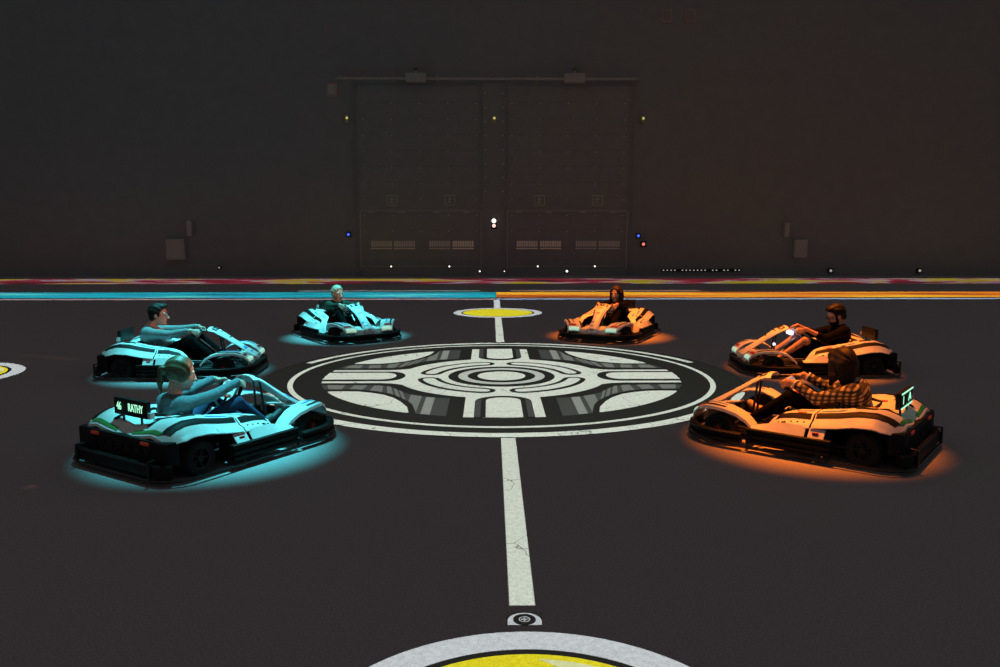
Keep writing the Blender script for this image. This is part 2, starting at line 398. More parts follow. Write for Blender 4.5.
for k in range(8):
    for x in (-.32, .32): bx(bm, x - .03, x + .03, -.155, -.14, 3.1 + k * .5, 3.14 + k * .5, 1)
o = obj('trim_1', bm, [M['wall'], M['rivet']]); o.location = (.15, WY, 0); tag(o, kind='structure')
spots_ = [(-3.68, .37, .032, 'lamp_white', 'under the outer grilles of the left dock door'), (-1.52, .37, .034, 'lamp_white', 'under the inner grilles of the left dock door'),
          (1.77, .37, .034, 'lamp_white', 'under the inner grilles of the right dock door'), (3.90, .37, .034, 'lamp_white', 'under the outer grilles of the right dock door'),
          (-.39, .19, .032, 'lamp_white', 'at the left foot of the middle post'), (.53, .19, .03, 'lamp_white', 'at the right foot of the middle post'),
          (2.86, .19, .045, 'lamp_white', 'near the floor in the middle of the right dock door'), (-10.05, .33, .03, 'lamp_dim', 'low on the bare wall far left'),
          (12.75, .20, .05, 'lamp_dim', 'low on the bare wall right of the dotted light strip'), (16.1, .20, .05, 'lamp_dim', 'low on the bare wall far right')]
for x, z, s, m, n in spots_: small_lamp(x, z, s, m, 'pinpoint white marker light ' + n, 'light', 'marker_light')
r = wall_thing('light_strip', 7.9, .22, 'broken row of tiny white dots along the wall foot right of the doors', 'light strip')
bm = bmesh.new(); bx(bm, -1.5, 1.5, -.05, 0, -.05, .05, 0, .01); obj('channel', bm, M['sign_case'], r)
bm = bmesh.new()
for k, x in enumerate(np.linspace(-1.42, 1.42, 21)):
    if k in (4, 12, 15, 18): continue
    bx(bm, x - .025, x + .025, -.065, -.05, -.02, .02)
tag(obj('led_dots', bm, M['lamp_dim'], r), 'dotted white lights')
for x, z, hw_, hh, m, n in ((-11.6, 1.0, .34, .38, 'door', 'grey wall cabinet low on the wall far left'), (-11.05, 1.78, .09, .28, 'wall_light', 'narrow grey box above the left wall cabinet'),
                           (11.55, 1.02, .24, .34, 'door', 'grey wall cabinet low on the wall far right'), (11.0, 1.72, .10, .26, 'door', 'narrow grey box above the right wall cabinet')):
    r = wall_thing('wall_cabinet', x, z, n, 'cabinet')
    bm = bmesh.new(); bx(bm, -hw_, hw_, -.2, 0, -hh, hh, 0, .02); obj('body', bm, M['wall_light'], r)
    bm = bmesh.new(); bx(bm, -hw_ * .85, hw_ * .85, -.215, -.2, -hh * .88, hh * .88, 0, .01); d_ = obj('door', bm, M['wall_light'], r)
    bm = bmesh.new(); bx(bm, hw_ * .6, hw_ * .7, -.235, -.215, -.04, .04); obj('handle', bm, M['steel'], d_)
for x, z, n in ((-5.72, 6.75, 'faded red-edged notice beside the left end of the overhead rail'), (6.35, 9.35, 'faint dark red panel high on the wall, the left of two'), (7.2, 9.35, 'faint dark red panel high on the wall, the right of two')):
    r = wall_thing('wall_notice', x, z, n, 'sign')
    bm = bmesh.new(); bx(bm, -.2, .2, -.04, 0, -.24, .24, 0, .01); obj('board', bm, M['sign_red'], r)
    bm = bmesh.new(); bx(bm, -.13, .13, -.05, -.04, -.16, .17)
    obj('sheet', bm, M['wall_light'] if x < 0 else M['door'], r)

# ------------------------------------------------------------------ floor markings, projected light put into colour
def pt(u, v): return (u * ER, v * ER)
def quadrants(polys):
    out = []
    for sx in (-1, 1):
        for sy in (-1, 1): out += [[(sx * x, sy * y) for x, y in p] for p in polys]
    return out
Z1, Z2, Z3, Z4 = .002, .004, .006, .008
em = tag(empty('floor_emblem', EMB), 'big round white and grey wheel emblem on the floor between the karts', 'floor marking')
bm = bmesh.new(); prism(bm, arc((0, 0), 1.133 * ER, 0, 2 * PI, 127)[:-1], 0, Z1); obj('backing', bm, M['black_paint'], em)  # dark sheet added to look like unlit floor inside the emblem
A22, A158 = math.radians(20.3), math.radians(159.7)
bm = bmesh.new(); ring_strip(bm, .976 * ER, 1.0 * ER, 0, 2 * PI, 160, 0, Z2); obj('ring', bm, M['paint'], em)
for s in (1, -1):
    bm = bmesh.new(); ring_strip(bm, (1.056 if s > 0 else 1.072) * ER, (1.092 if s > 0 else 1.128) * ER, s * A22, s * A158, 100, 0, Z2); obj('arc_line', bm, M['paint'], em)
# grey wedges with cells, four quadrants
inner = [(.822, .214), (.72, .217), (.63, .219), (.56, .225), (.51, .245), (.47, .31), (.425, .385), (.375, .44), (.30, .484), (.224, .495)]
outer = [(.79, .308), (.72, .309), (.642, .311), (.56, .345), (.484, .407), (.437, .475), (.393, .556), (.364, .64), (.346, .754), (.345, .765)]
R85 = .848
def circ_pts(u0, u1, n):      # points on the wheel's rim from u0 to u1
    return [(u, math.sqrt(max(R85 ** 2 - u * u, 0))) for u in np.linspace(u0, u1, n)]
wedge = inner + [(.224, math.sqrt(R85 ** 2 - .224 ** 2))] + circ_pts(.24, .345, 4)[1:] + outer[::-1][1:] + [(.792, .302)]
leaf = [(.765, .352), (.70, .350), (.635, .354), (.57, .382), (.51, .424), (.46, .49), (.425, .56), (.388, .66), (.373, .753)] + circ_pts(.385, .76, 14)
def lerp_poly(poly, t):
    k = t * (len(poly) - 1); i = min(int(k), len(poly) - 2); f = k - i
    return (poly[i][0] * (1 - f) + poly[i + 1][0] * f, poly[i][1] * (1 - f) + poly[i + 1][1] * f)
cells = [(.03, .12), (.17, .25), (.30, .38), (.42, .475), (.51, .56), (.59, .63)]
def cell(t0, t1):
    return [lerp_poly(inner, t0), lerp_poly(inner, (t0 + t1) / 2), lerp_poly(inner, t1), lerp_poly(outer, t1), lerp_poly(outer, (t0 + t1) / 2), lerp_poly(outer, t0)]
cell_polys = [cell(a, b) for a, b in cells]
bar1 = [(.395, .425), (.345, .458), (.345, .755), (.355, .70), (.37, .62), (.393, .556)]
bar2 = [(.325, .474), (.288, .485), (.288, .795), (.325, .782)]
for sx, sy in ((-1, -1), (-1, 1), (1, -1), (1, 1)):
    fl = lambda p: [pt(sx * x, sy * y) for x, y in p]
    bm = bmesh.new(); prism(bm, fl(wedge), 0, Z2); q = obj('wedge', bm, M['grey_dark'], em)
    for k, p in enumerate(cell_polys + [bar1, bar2]):
        bm = bmesh.new(); prism(bm, fl(p), Z1, Z3); obj('cell', bm, M['grey_light' if k in (7,) else 'grey_mid'] if k != 3 else M['grey_mid'], q)
    bm = bmesh.new(); prism(bm, fl(leaf), 0, Z2); obj('leaf_panel', bm, M['paint'], em)
# white body of the wheel: X-shaped plate
arcb = [(.50 * math.cos(a), .50 * math.sin(a)) for a in np.radians(np.linspace(24, 69, 12))]
half = [(.848, 0), (.832, .165), (.56, .165)] + [(.505, .175)] + arcb + [(.158, .475), (.158, .833), (0, .848)]
body = half + [(-x, y) for x, y in half[::-1][1:]]
body = body + [(x, -y) for x, y in body[::-1][1:-1]]
bm = bmesh.new(); prism(bm, [pt(*p) for p in body], 0, Z2); bmesh.ops.triangulate(bm, faces=[f for f in bm.faces if len(f.verts) > 4]); obj('wheel_plate', bm, M['paint'], em)
def inlay(polys, m, z, name, lo=Z1):
    for p in polys:
        bm = bmesh.new(); prism(bm, [pt(*q) for q in p], lo, z); obj(name, bm, m, em)
def spoke(h, tip, r1):
    return [(r1, -h), (r1, h)] + [(tip + h * .75 - h * .75 * math.sin(a), h * math.cos(a)) for a in np.linspace(0, PI, 12)]
for s in (1, -1):
    inlay([[(s * x, y) for x, y in spoke(.122, .462, .839)]], M['black_paint'], Z3, 'spoke_outline')
    inlay([[(s * x, y) for x, y in spoke(.086, .506, .843)]], M['paint'], Z4, 'spoke_panel')
def slot(hw_, top, side, r1):
    c = [(hw_ * math.sin(a), side + (top - side) * 1.0 * math.cos(a)) for a in np.linspace(-PI / 2, PI / 2, 12)]
    return [(-hw_, r1)] + [(x, y) for x, y in c] + [(hw_, r1)]
for s in (1, -1):
    f = lambda p: [(x, s * y) for x, y in p]
    inlay([f(slot(.117, .455, .56, .84))], M['black_paint'], Z3, 'slot_outline')
    for q in (-1, 1): inlay([[(q * x, s * y) for x, y in ((.092, .52), (.115, .56), (.115, .84), (.092, .84))]], M['grey_dark'], Z4, 'slot_band')
    inlay([f(slot(.072, .49, .55, .842))], M['paint'], Z4, 'slot_panel')
for r0, r1, m, n, z in ((0, .256, 'black_paint', 'hub_outline', Z3), (.163, .208, 'paint_grey', 'hub_ring', Z4), (0, .115, 'paint', 'hub_disc', Z4)):
    bm = bmesh.new()
    if r0: ring_strip(bm, r0 * ER, r1 * ER, 0, 2 * PI, 72, Z1, z)
    else: prism(bm, arc((0, 0), r1 * ER, 0, 2 * PI, 72)[:-1], Z1, z)
    obj(n, bm, M[m], em)
def pill(r, hw_, a0, a1):
    a = [(r + hw_) * np.array((math.cos(t), math.sin(t))) for t in np.linspace(a0, a1, 12)]
    b = [(r - hw_) * np.array((math.cos(t), math.sin(t))) for t in np.linspace(a1, a0, 12)]
    def cap(t, d):
        c = np.array((r * math.cos(t), r * math.sin(t))); tt = np.array((-math.sin(t), math.cos(t))) * d; n_ = np.array((math.cos(t), math.sin(t))) * d
        return [c + hw_ * (n_ * math.cos(k) * 1 + tt * math.sin(k)) for k in np.linspace(0, PI, 7)[1:-1]]
    p = a + cap(a1, 1) + b + cap(a0, -1)
    return [tuple(q) for q in p]
for q in range(4):
    a0, a1 = math.radians(11), math.radians(79)
    def fq(p): return [(x * (1 if q in (0, 3) else -1), y * (1 if q < 2 else -1)) for x, y in p]
    inlay([fq(pill(.352, .055, a0 + .05, a1 - .05))], M['black_paint'], Z3, 'pill_outline')
    inlay([fq(pill(.352, .030, a0 + .05, a1 - .05))], M['paint'], Z4, 'pill_panel')
shutter_projector('emblem_projector', EMB.x, EMB.y, 8.5, WHITE, .76, radius=1.131 * ER)

def line_thing(name, x0, x1, y0, y1, m, label, level=.72, color=WHITE, height=8):
    cx, cy = (x0 + x1) / 2, (y0 + y1) / 2
    bm = bmesh.new(); n = max(1, int(max(x1 - x0, y1 - y0) / 1.5)); longx = (x1 - x0) > (y1 - y0)
    for k in range(n):
        if longx: bx(bm, (x0 - cx) + (x1 - x0) * k / n, (x0 - cx) + (x1 - x0) * (k + 1) / n, y0 - cy, y1 - cy, 0, Z1)
        else: bx(bm, x0 - cx, x1 - cx, (y0 - cy) + (y1 - y0) * k / n, (y0 - cy) + (y1 - y0) * (k + 1) / n, 0, Z1)
    bmesh.ops.remove_doubles(bm, verts=bm.verts[:], dist=1e-5)
    o = obj(name, bm, m); o.location = (cx, cy, 0); tag(o, label, 'floor marking')
    shutter_projector(name + '_projector', cx, cy, height, color, level, half=((x1 - x0) / 2, (y1 - y0) / 2))
    return o
line_thing('centre_line', LX - .068, LX + .068, 4.055, 7.42, M['paint'], 'white floor line running from the emblem towards the near yellow circle')
line_thing('centre_line', LX - .068, LX + .068, 13.56, 17.1, M['paint'], 'short white floor line between the emblem and the far yellow circle')
line_thing('centre_line', LX - .075, LX + .075, 19.12, 21.1, M['lilac'], 'pale floor line stub between the far yellow circle and coloured band', .85)
LEFT_, RIGHT_ = -19.0, 20.0
c1, c2, c3 = (.0, .16, .22), (.0, .50, .56), (.05, .75, .72)
M['band_cyan'] = streak_band('cyan_band', [(.34, c1), (.42, (.0, .33, .42)), (.50, c2), (.56, (.02, .28, .62)), (.62, (.10, .62, .55)), (.70, c3)], .22, 1.1)
M['band_orange'] = streak_band('orange_band', [(.34, (.35, .06, .0)), (.46, (.75, .18, .01)), (.54, (.85, .33, .01)), (.64, (.92, .48, .02))], .16, 1.1)
M['band_mix'] = streak_band('mixed_band', [(.36, (.03, .015, .02)), (.43, (.28, .01, .03)), (.50, (.36, .03, .06)), (.54, (.42, .35, .45)), (.58, (.55, .40, .01)), (.68, (.42, .34, .01))], .34, .7)
M['line_pink'] = mat('pale_pink_line', (.62, .45, .50), .8); M['line_blue'] = mat('pale_blue_line', (.50, .70, .95), .8)
line_thing('colour_band', LEFT_, LX, 21.72, 23.45, M['band_cyan'], 'long turquoise streaked floor band on the left half', .72, (1, 1, 1), 9)
line_thing('colour_band', LX, RIGHT_, 21.72, 23.45, M['band_orange'], 'long orange streaked floor band on the right half', .82, (1, 1, 1), 9)
line_thing('colour_band', LEFT_, RIGHT_, 26.7, 29.1, M['band_mix'], 'long red, yellow and lilac streaked floor band below the back wall', .46, (1, 1, 1), 9)
line_thing('edge_line', LEFT_, LX, 21.20, 21.42, M['line_pink'], 'thin pale pink floor line in front of the turquoise band', .62, (1, 1, 1), 9)
line_thing('edge_line', LX, RIGHT_, 21.20, 21.42, M['line_blue'], 'thin pale blue floor line in front of the orange band', .62, (1, 1, 1), 9)
M['ripple_cyan'] = mat('ripple_cyan', (.1, .42, .40), .8); M['ripple_orange'] = mat('ripple_orange', (.7, .25, .03), .8)
for x0, x1, m, n in ((-5.6, -.3, 'ripple_cyan', 'turquoise'), (.6, 6.2, 'ripple_orange', 'orange')):
    o = line_thing('ripple_line', x0, x1, 23.75, 24.15, M[m], 'faint wavy %s line just behind the coloured band' % n, .40, (1, 1, 1), 9)
    for v in o.data.vertices: v.co.y = v.co.y * .45 + .1 * math.sin(v.co.x * 2.2)

def disc_mark(cx, cy, rad, label, level=.8, eye=None):
    r = tag(empty('yellow_circle', (cx, cy, 0)), label, 'floor marking')
    bm = bmesh.new(); prism(bm, arc((0, 0), rad, 0, 2 * PI, 96)[:-1], 0, Z1); obj('backing', bm, M['black_paint'], r)  # dark underlay added where the projected circle has no light
    bm = bmesh.new(); ring_strip(bm, rad * .83, rad, 0, 2 * PI, 96, 0, Z2); obj('ring', bm, M['lilac'], r)
    bm = bmesh.new(); prism(bm, arc((0, 0), rad * .785, 0, 2 * PI, 96)[:-1], Z1, Z2); obj('disc', bm, M['yellow'], r)
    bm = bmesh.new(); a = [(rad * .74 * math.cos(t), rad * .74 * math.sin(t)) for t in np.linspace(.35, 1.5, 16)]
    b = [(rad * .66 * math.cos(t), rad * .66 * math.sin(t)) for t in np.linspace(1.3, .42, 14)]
    prism(bm, a + b, Z1, Z3); tag(obj('shine_streak', bm, M['paleyellow'], r), 'pale streak')  # sheen put into the colour as a paler streak
    shutter_projector('circle_projector', cx, cy, 8, WHITE, level, radius=rad)
    return r
disc_mark(LX, 2.79, .985, 'big yellow circle with lilac ring nearest the camera')
disc_mark(LX, 18.07, .985, 'yellow circle with lilac ring beyond the emblem')
disc_mark(-7.26, 10.66, .985, 'yellow circle with lilac ring cut by the left picture edge')
r = tag(empty('eye_mark', (LX + .005, 3.91, 0)), 'small lilac dome mark with black target between line and near circle', 'floor marking')
bm = bmesh.new(); bx(bm, -.090, .090, -.070, .070, 0, .0012); obj('backing', bm, M['asphalt_dark'], r)  # dark plate added to hide spill light around the dome
bm = bmesh.new(); prism(bm, [(.086, -.066)] + arc((0, -.022), .086, 0, PI, 20) + [(-.086, -.066)], 0, Z1); obj('dome', bm, M['lilac'], r)
bm = bmesh.new(); prism(bm, arc((0, -.010), .058, 0, 2 * PI, 24)[:-1], 0, Z2); obj('target', bm, M['black_paint'], r)
bm = bmesh.new(); ring_strip(bm, .024, .029, 0, 2 * PI, 24, Z1, Z3, (0, -.012)); bx(bm, -.018, .018, -.016, -.008, Z1, Z3); bx(bm, -.004, .004, -.030, .006, Z1, Z3); obj('crosshair', bm, M['lilac'], r)
shutter_projector('eye_projector', LX + .005, 3.91, 8, WHITE, .7, half=(.088, .068))

# ------------------------------------------------------------------ kart
ZTAB = [(-.90, .335), (-.87, .362), (-.81, .40), (-.70, .435), (-.55, .43), (-.4, .40), (-.2, .375), (-.03, .36), (.08, .335), (.15, .29), (.21, .21), (.25, .14)]
YO = [(-.90, .48), (-.85, .56), (-.76, .61), (-.2, .625), (-.05, .62), (.1, .605), (.25, .57)]
YI = [(-.2, .285), (-.05, .31), (.06, .37), (.15, .43), (.25, .46)]
def deck_z(x, y):
    a = abs(y); z = interp(ZTAB, x)
    if a > .50: z -= .05 * min(1, (a - .50) / .05) + .03 * max(0, a - .55) / .09
    z += .025 * max(0, 1 - abs(a - .36) / .14) * min(1, max(0, (-x - .1) / .3))
    if a < .2 and x < -.4: z -= .03 * (1 - a / .2)
    return z
NASS = [(.985, .20), (.965, .245), (.88, .295), (.75, .375), (.63, .455), (.52, .53), (.44, .578), (.385, .602), (.335, .606)]
NW = [.09, .105, .090, .074, .082, .105, .128, .130, .122]
def nass(t):
    k = t * (len(NASS) - 1); i = min(int(k), len(NASS) - 2); f = k - i; f2 = f * f * (3 - 2 * f) if False else f
    return NASS[i][0] * (1 - f) + NASS[i + 1][0] * f, NASS[i][1] * (1 - f) + NASS[i + 1][1] * f, NW[i] * (1 - f) + NW[i + 1] * f
def nass_pt(t, y, off=0):            # y in -1..1 across; off lifts a film above the panel
    x, z, w_ = nass(t); x2, z2, _ = nass(min(t + .03, 1)); x1, z1, _ = nass(max(t - .03, 0))
    dx, dz = x2 - x1, z2 - z1; L = math.hypot(dx, dz) or 1
    nx, nz = dz / L, -dx / L                                   # upward/forward normal
    if nz < 0: nx, nz = -nx, -nz
    drop = -.035 * abs(y) ** 3
    return Vector((x + nx * (drop + off), y * w_, z + nz * (drop + off)))

def rounded_path(hl_f, hl_r, hw_, rf, rr, n=10):
    pts = []
    for cx, cy, r_, a0 in ((hl_f - rf, -hw_ + rf, rf, -90), (hl_f - rf, hw_ - rf, rf, 0), (-hl_r + rr, hw_ - rr, rr, 90), (-hl_r + rr, -hw_ + rr, rr, 180)):
        for k in range(n + 1):
            a = math.radians(a0 + 90 * k / n); pts.append((cx + r_ * math.cos(a), cy + r_ * math.sin(a), math.cos(a), math.sin(a)))
    return pts
def resample(pts, step=.05):
    out = []
    m = len(pts)
    for i in range(m):
        a, b = pts[i], pts[(i + 1) % m]; L = math.hypot(b[0] - a[0], b[1] - a[1]); k = max(1, int(L / step))
        for j in range(k):
            f = j / k; out.append(tuple(a[q] * (1 - f) + b[q] * f for q in range(4)))
    return out
def sweep(bm, path, prof, mi=0):
    rings = []
    for x, y, nx, ny in path:
        rings.append([bm.verts.new((x + nx * o_, y + ny * o_, z)) for o_, z in prof])
    m = len(prof)
    for i in range(len(path) - 1):
        for j in range(m):
            bm.faces.new((rings[i][j], rings[i + 1][j], rings[i + 1][(j + 1) % m], rings[i][(j + 1) % m])).material_index = mi
    bm.faces.new(rings[0]); bm.faces.new(rings[-1][::-1])
BPATH = resample(rounded_path(.99, .99, .70, .42, .24))
def sub_path(test):
    """longest run of the closed path that passes the test, in order"""
    n = len(BPATH); ok = [test(p) for p in BPATH]
    start = next(i for i in range(n) if ok[i] and not ok[i - 1]); out = []
    i = start
    while ok[i % n] and len(out) < n: out.append(BPATH[i % n]); i += 1
    return out
# ribbed guard section: outward offset, height
RIB = [(-.055, .075), (-.005, .070), (.012, .085), (.012, .105), (-.004, .115), (-.004, .122), (.014, .132), (.014, .154), (-.004, .164), (-.004, .171), (.010, .180), (.006, .205), (-.01, .212), (-.055, .205)]
RIBF = [(-.05, .065), (-.005, .06), (.012, .07), (.012, .09), (-.012, .10), (-.012, .115), (.012, .125), (.012, .145), (-.005, .155), (-.05, .15)]
RIBR = [(-.06, .06), (-.01, .055), (.010, .07), (.014, .11), (.008, .15), (-.01, .165), (-.06, .16)]
PARTS = []      # (name, mesh, parent index or None)
def part(name, bm, mats, parent=None, smooth=True):
    PARTS.append((name, mesh_from(bm, name, mats, smooth), parent)); return len(PARTS) - 1

# guards
for s in (1, -1):
    bm = bmesh.new(); p = sub_path(lambda q: q[1] * s > .45 and -.40 < q[0] < .33); sweep(bm, p, RIB); part('side_guard', bm, M['black'])
bm = bmesh.new(); p = sub_path(lambda q: q[0] > .36); sweep(bm, p, RIBF); part('front_guard', bm, M['black'])
bm = bmesh.new(); p = sub_path(lambda q: q[0] < -.90); sweep(bm, p, RIBR); part('rear_guard', bm, M['black'])
bm = bmesh.new()                                           # low tube hoop all round
hoop = [(x + nx * .02, y + ny * .02, .045) for x, y, nx, ny in BPATH[::2]]
tube(bm, hoop, .014, 6, closed=True)
for s in (1, -1):
    for x in (-1.0, ): tube(bm, [(x - .012, s * .48, .045), (x - .012, s * .48, .19), (x + .06, s * .46, .19)], .013, 6)
    tube(bm, [(.93, s * .38, .045), (.93, s * .38, .14)], .012, 6); tube(bm, [(-.3, s * .715, .045), (-.3, s * .69, .12)], .012, 6); tube(bm, [(.3, s * .715, .045), (.3, s * .69, .12)], .012, 6)
part('bumper_hoop', bm, M['frame'])
# floor tray and frame
bm = bmesh.new(); prism(bm, [(.86, -.24), (.86, .24), (.55, .30), (.2, .42), (-.6, .42), (-.9, .36), (-.9, -.36), (-.6, -.42), (.2, -.42), (.55, -.30)], .055, .075)
bmesh.ops.holes_fill(bm, edges=bm.edges[:]); part('floor_tray', bm, M['black'], None, False)
bm = bmesh.new()
for s in (1, -1):
    tube(bm, [(.90, s * .22, .10), (.55, s * .27, .10), (.2, s * .40, .10), (-.6, s * .42, .10), (-.9, s * .34, .12)], .016, 8)
    tube(bm, [(.25, s * .41, .10), (.34, s * .55, .12), (.34, s * .66, .15)], .013, 6); tube(bm, [(-.2, s * .42, .10), (-.2, s * .64, .15)], .013, 6)
    tube(bm, [(.64, s * .27, .10), (.64, s * .45, .13)], .015, 6)
tube(bm, [(.90, -.22, .10), (.90, .22, .10)], .016, 8); tube(bm, [(-.62, -.58, .14), (-.62, .58, .14)], .02, 8)
part('chassis_frame', bm, M['frame'])
# wheels
def tyre_prof(r, w_): h = w_ / 2; return [(r * .56, -h * .8), (r * .86, -h), (r * .96, -h * .86), (r, -h * .6), (r, h * .6), (r * .96, h * .86), (r * .86, h), (r * .56, h * .8)]
def wheel(x, y, r, w_, s):
    bm = bmesh.new(); lathe_y(bm, tyre_prof(r, w_), (x, y, r)); k = part('wheel', bm, M['rubber'])
    bm = bmesh.new(); h = w_ / 2 * s
    lathe_y(bm, [(r * .60, -h * .75), (r * .60, h * .86), (r * .53, h * .86), (r * .50, h * .55), (r * .50, -h * .75)], (x, y, r))
    lathe_y(bm, [(.001, h * .3), (r * .51, h * .3), (r * .51, h * .45), (.001, h * .45)], (x, y, r))
    for q in range(5):
        a = q * 2 * PI / 5; ca, sa = math.cos(a), math.sin(a)
        tube(bm, [(x + ca * .03, y + h * .6, r + sa * .03), (x + ca * r * .54, y + h * .66, r + sa * r * .54)], .012, 6)
    part('rim', bm, M['rim'], k)
    bm = bmesh.new(); lathe_y(bm, [(.001, h * .4), (.030, h * .4), (.026, h * .85), (.001, h * .9)], (x, y, r), 14)
    for q in range(5):
        a = q * 2 * PI / 5 + .6; bmesh.ops.create_uvsphere(bm, u_segments=6, v_segments=4, radius=.008, matrix=Matrix.Translation((x + .045 * math.cos(a), y + h * .5, r + .045 * math.sin(a))))
    part('hub', bm, M['rim'] if x < 0 else M['red_hub'], k)
for s in (1, -1):
    wheel(.64, s * .50, .135, .13, s); wheel(-.62, s * .51, .145, .18, s)
# rear deck with vents and stripes
bm = bmesh.new()
def deck_fn(x0, x1, y0f, y1f, s=1):
    def fn(u, v):
        x = x0 + (x1 - x0) * u; a, b = y0f(x), y1f(x)
        if v > .93: return Vector((x, s * (b + .008), deck_z(x, b) - .022))
        y = a + (b - a) * v / .93
        return Vector((x, s * y, deck_z(x, y)))
    return fn
for s in (1, -1):
    sheet(bm, deck_fn(-.90, -.46, lambda x: 0.0, lambda x: interp(YO, x), s), 12, 15, .012)
    sheet(bm, deck_fn(-.46, -.21, lambda x: .27 + .015 * (x + .46) / .25, lambda x: interp(YO, x), s), 6, 15, .012)
# rear lip turned down
sheet(bm, lambda u, v: Vector((-.90 - .006 * u, -.48 + .96 * v, deck_z(-.90, (-.48 + .96 * v)) - .02 * u)), 3, 16, .012)
def film(bm, quads, mi, lift=.005):
    for q in quads:
        a, b, c, d = [Vector(p) for p in q]
        def fn(u, v):
            p = (a * (1 - u) + b * u) * (1 - v) + (d * (1 - u) + c * u) * v
            return Vector((p.x, p.y, deck_z(p.x, p.y) + lift))
        sheet(bm, fn, 10, 3, .003, mi)
for s in (1, -1):
    film(bm, [[(-.88, s * .44), (-.22, s * .485), (-.22, s * .535), (-.84, s * .52)]], 1)          # long black stripe near the rim
    film(bm, [[(-.89, s * .10), (-.885, s * .44), (-.855, s * .46), (-.865, s * .10)]], 2)               # green edge at the back
    film(bm, [[(-.82, s * .20), (-.66, s * .22), (-.66, s * .24), (-.82, s * .24)], [(-.74, s * .17), (-.70, s * .17), (-.62, s * .36), (-.66, s * .38)], [(-.68, s * .32), (-.52, s * .36), (-.50, s * .39), (-.66, s * .38)]], 1)   # vent cut-outs
    film(bm, [[(-.62, s * .14), (-.57, s * .15), (-.57, s * .18), (-.62, s * .18)]], 3)
    film(bm, [[(-.44, s * .40), (-.24, s * .42), (-.24, s * .44), (-.42, s * .43)]], 4)
part('rear_deck', bm, [M['body'], M['body_stripe'], M['body_green'], M['body_red'], M['body_blue']])
# side pods
for s in (1, -1):
    bm = bmesh.new(); sheet(bm, deck_fn(-.195, .25, lambda x: interp(YI, x), lambda x: interp(YO, x), s), 18, 15, .012)
    film(bm, [[(-.18, s * .50), (.10, s * .495), (.12, s * .53), (-.18, s * .545)]], 1)
    film(bm, [[(-.17, s * .36), (-.02, s * .39), (-.02, s * .41), (-.15, s * .40)]], 4)
    film(bm, [[(-.12, s * .45), (-.05, s * .455), (-.05, s * .48), (-.12, s * .475)]], 3)
    for k in range(5):
        x = -.14 + k * .055; bx(bm, x - .006, x + .006, s * .58 - .006, s * .58 + .006, deck_z(x, .58) - .004, deck_z(x, .58) + .008, 1)
    part('side_pod', bm, [M['body'], M['body_stripe'], M['body_green'], M['body_red'], M['body_blue']])
    bm = bmesh.new()                                         # low white flank panel in two pieces
    for x0, x1 in ((-.33, -.20), (-.17, .30)):
        def fl(u, v, x0=x0, x1=x1):
            x = x0 + (x1 - x0) * u; return Vector((x, s * (.678 - .06 * v - .05 * max(0, (x - .1)) ), .205 + v * (.085 if x < .05 else .085 - (x - .05) * .26) * (1 if x > -.2 else .85)))
        sheet(bm, fl, 8, 3, .010)
    bx(bm, -.285, -.235, s * .648 - .004, s * .648 + .012 if s > 0 else s * .648 + .004, .225, .252, 1)
    part('flank_panel', bm, [M['body'], M['body_red']])
    bm = bmesh.new(); bx(bm, -.34, .06, min(s * .44, s * .60), max(s * .44, s * .60), .09, .29, 0, .02)
    for k in range(4): bx(bm, -.30 + k * .09, -.25 + k * .09, min(s * .60, s * .61), max(s * .60, s * .61), .14, .26, 0, .004)
    part('battery_box', bm, M['black'])
    # arched front wing over the wheel
    bm = bmesh.new()
    arcp = [(.945, .17), (.935, .225), (.885, .275), (.79, .318), (.68, .335), (.57, .325), (.47, .29), (.39, .235), (.34, .18)]
    def wing(u, v):
        k = u * (len(arcp) - 1); i = min(int(k), len(arcp) - 2); f = k - i
        x = arcp[i][0] * (1 - f) + arcp[i + 1][0] * f; z = arcp[i][1] * (1 - f) + arcp[i + 1][1] * f
        yi = .20 + .17 * min(1, max(0, (.93 - x) / .3)); yo = .43 + .16 * min(1, max(0, (.93 - x) / .25)) - .05 * max(0, (.55 - x) / .15)
        if v > .9: return Vector((x, s * (yo + .008), z - .022))
        return Vector((x, s * (yi + (yo - yi) * v / .9), z + .012 * math.sin(PI * v)))
    sheet(bm, wing, 24, 10, .012)
    def wfilm(u0, u1, v0, v1, mi): sheet(bm, lambda u, v: wing(u0 + (u1 - u0) * u, v0 + (v1 - v0) * v) + Vector((0, 0, .006)), 8, 2, .003, mi)
    wfilm(.30, .62, .66, .76, 1); wfilm(.22, .28, .3, .8, 3); wfilm(.34, .60, .35, .42, 4)
    k_ = part('front_wing', bm, [M['body'], M['body_stripe'], M['body_green'], M['body_red'], M['body_blue']])
    bm = bmesh.new(); sheet(bm, lambda u, v: wing(.04 + .13 * u, .12 + .70 * v) + Vector((.010, 0, .008)), 4, 8, .006)
    part('headlight', bm, M['head_lamp'], k_)
# nose between the wings
bm = bmesh.new()
sheet(bm, lambda u, v: Vector((.955 - .03 * u - .03 * (2 * v - 1) ** 2, -.24 + .48 * v, .11 + .11 * u)), 6, 12, .014)
sheet(bm, lambda u, v: Vector((.925 - .20 * u - .03 * (2 * v - 1) ** 2, (-.24 + .48 * v) * (1 - .35 * u), .22 + .04 * u)), 5, 12, .012)
part('nose_cone', bm, M['body'])
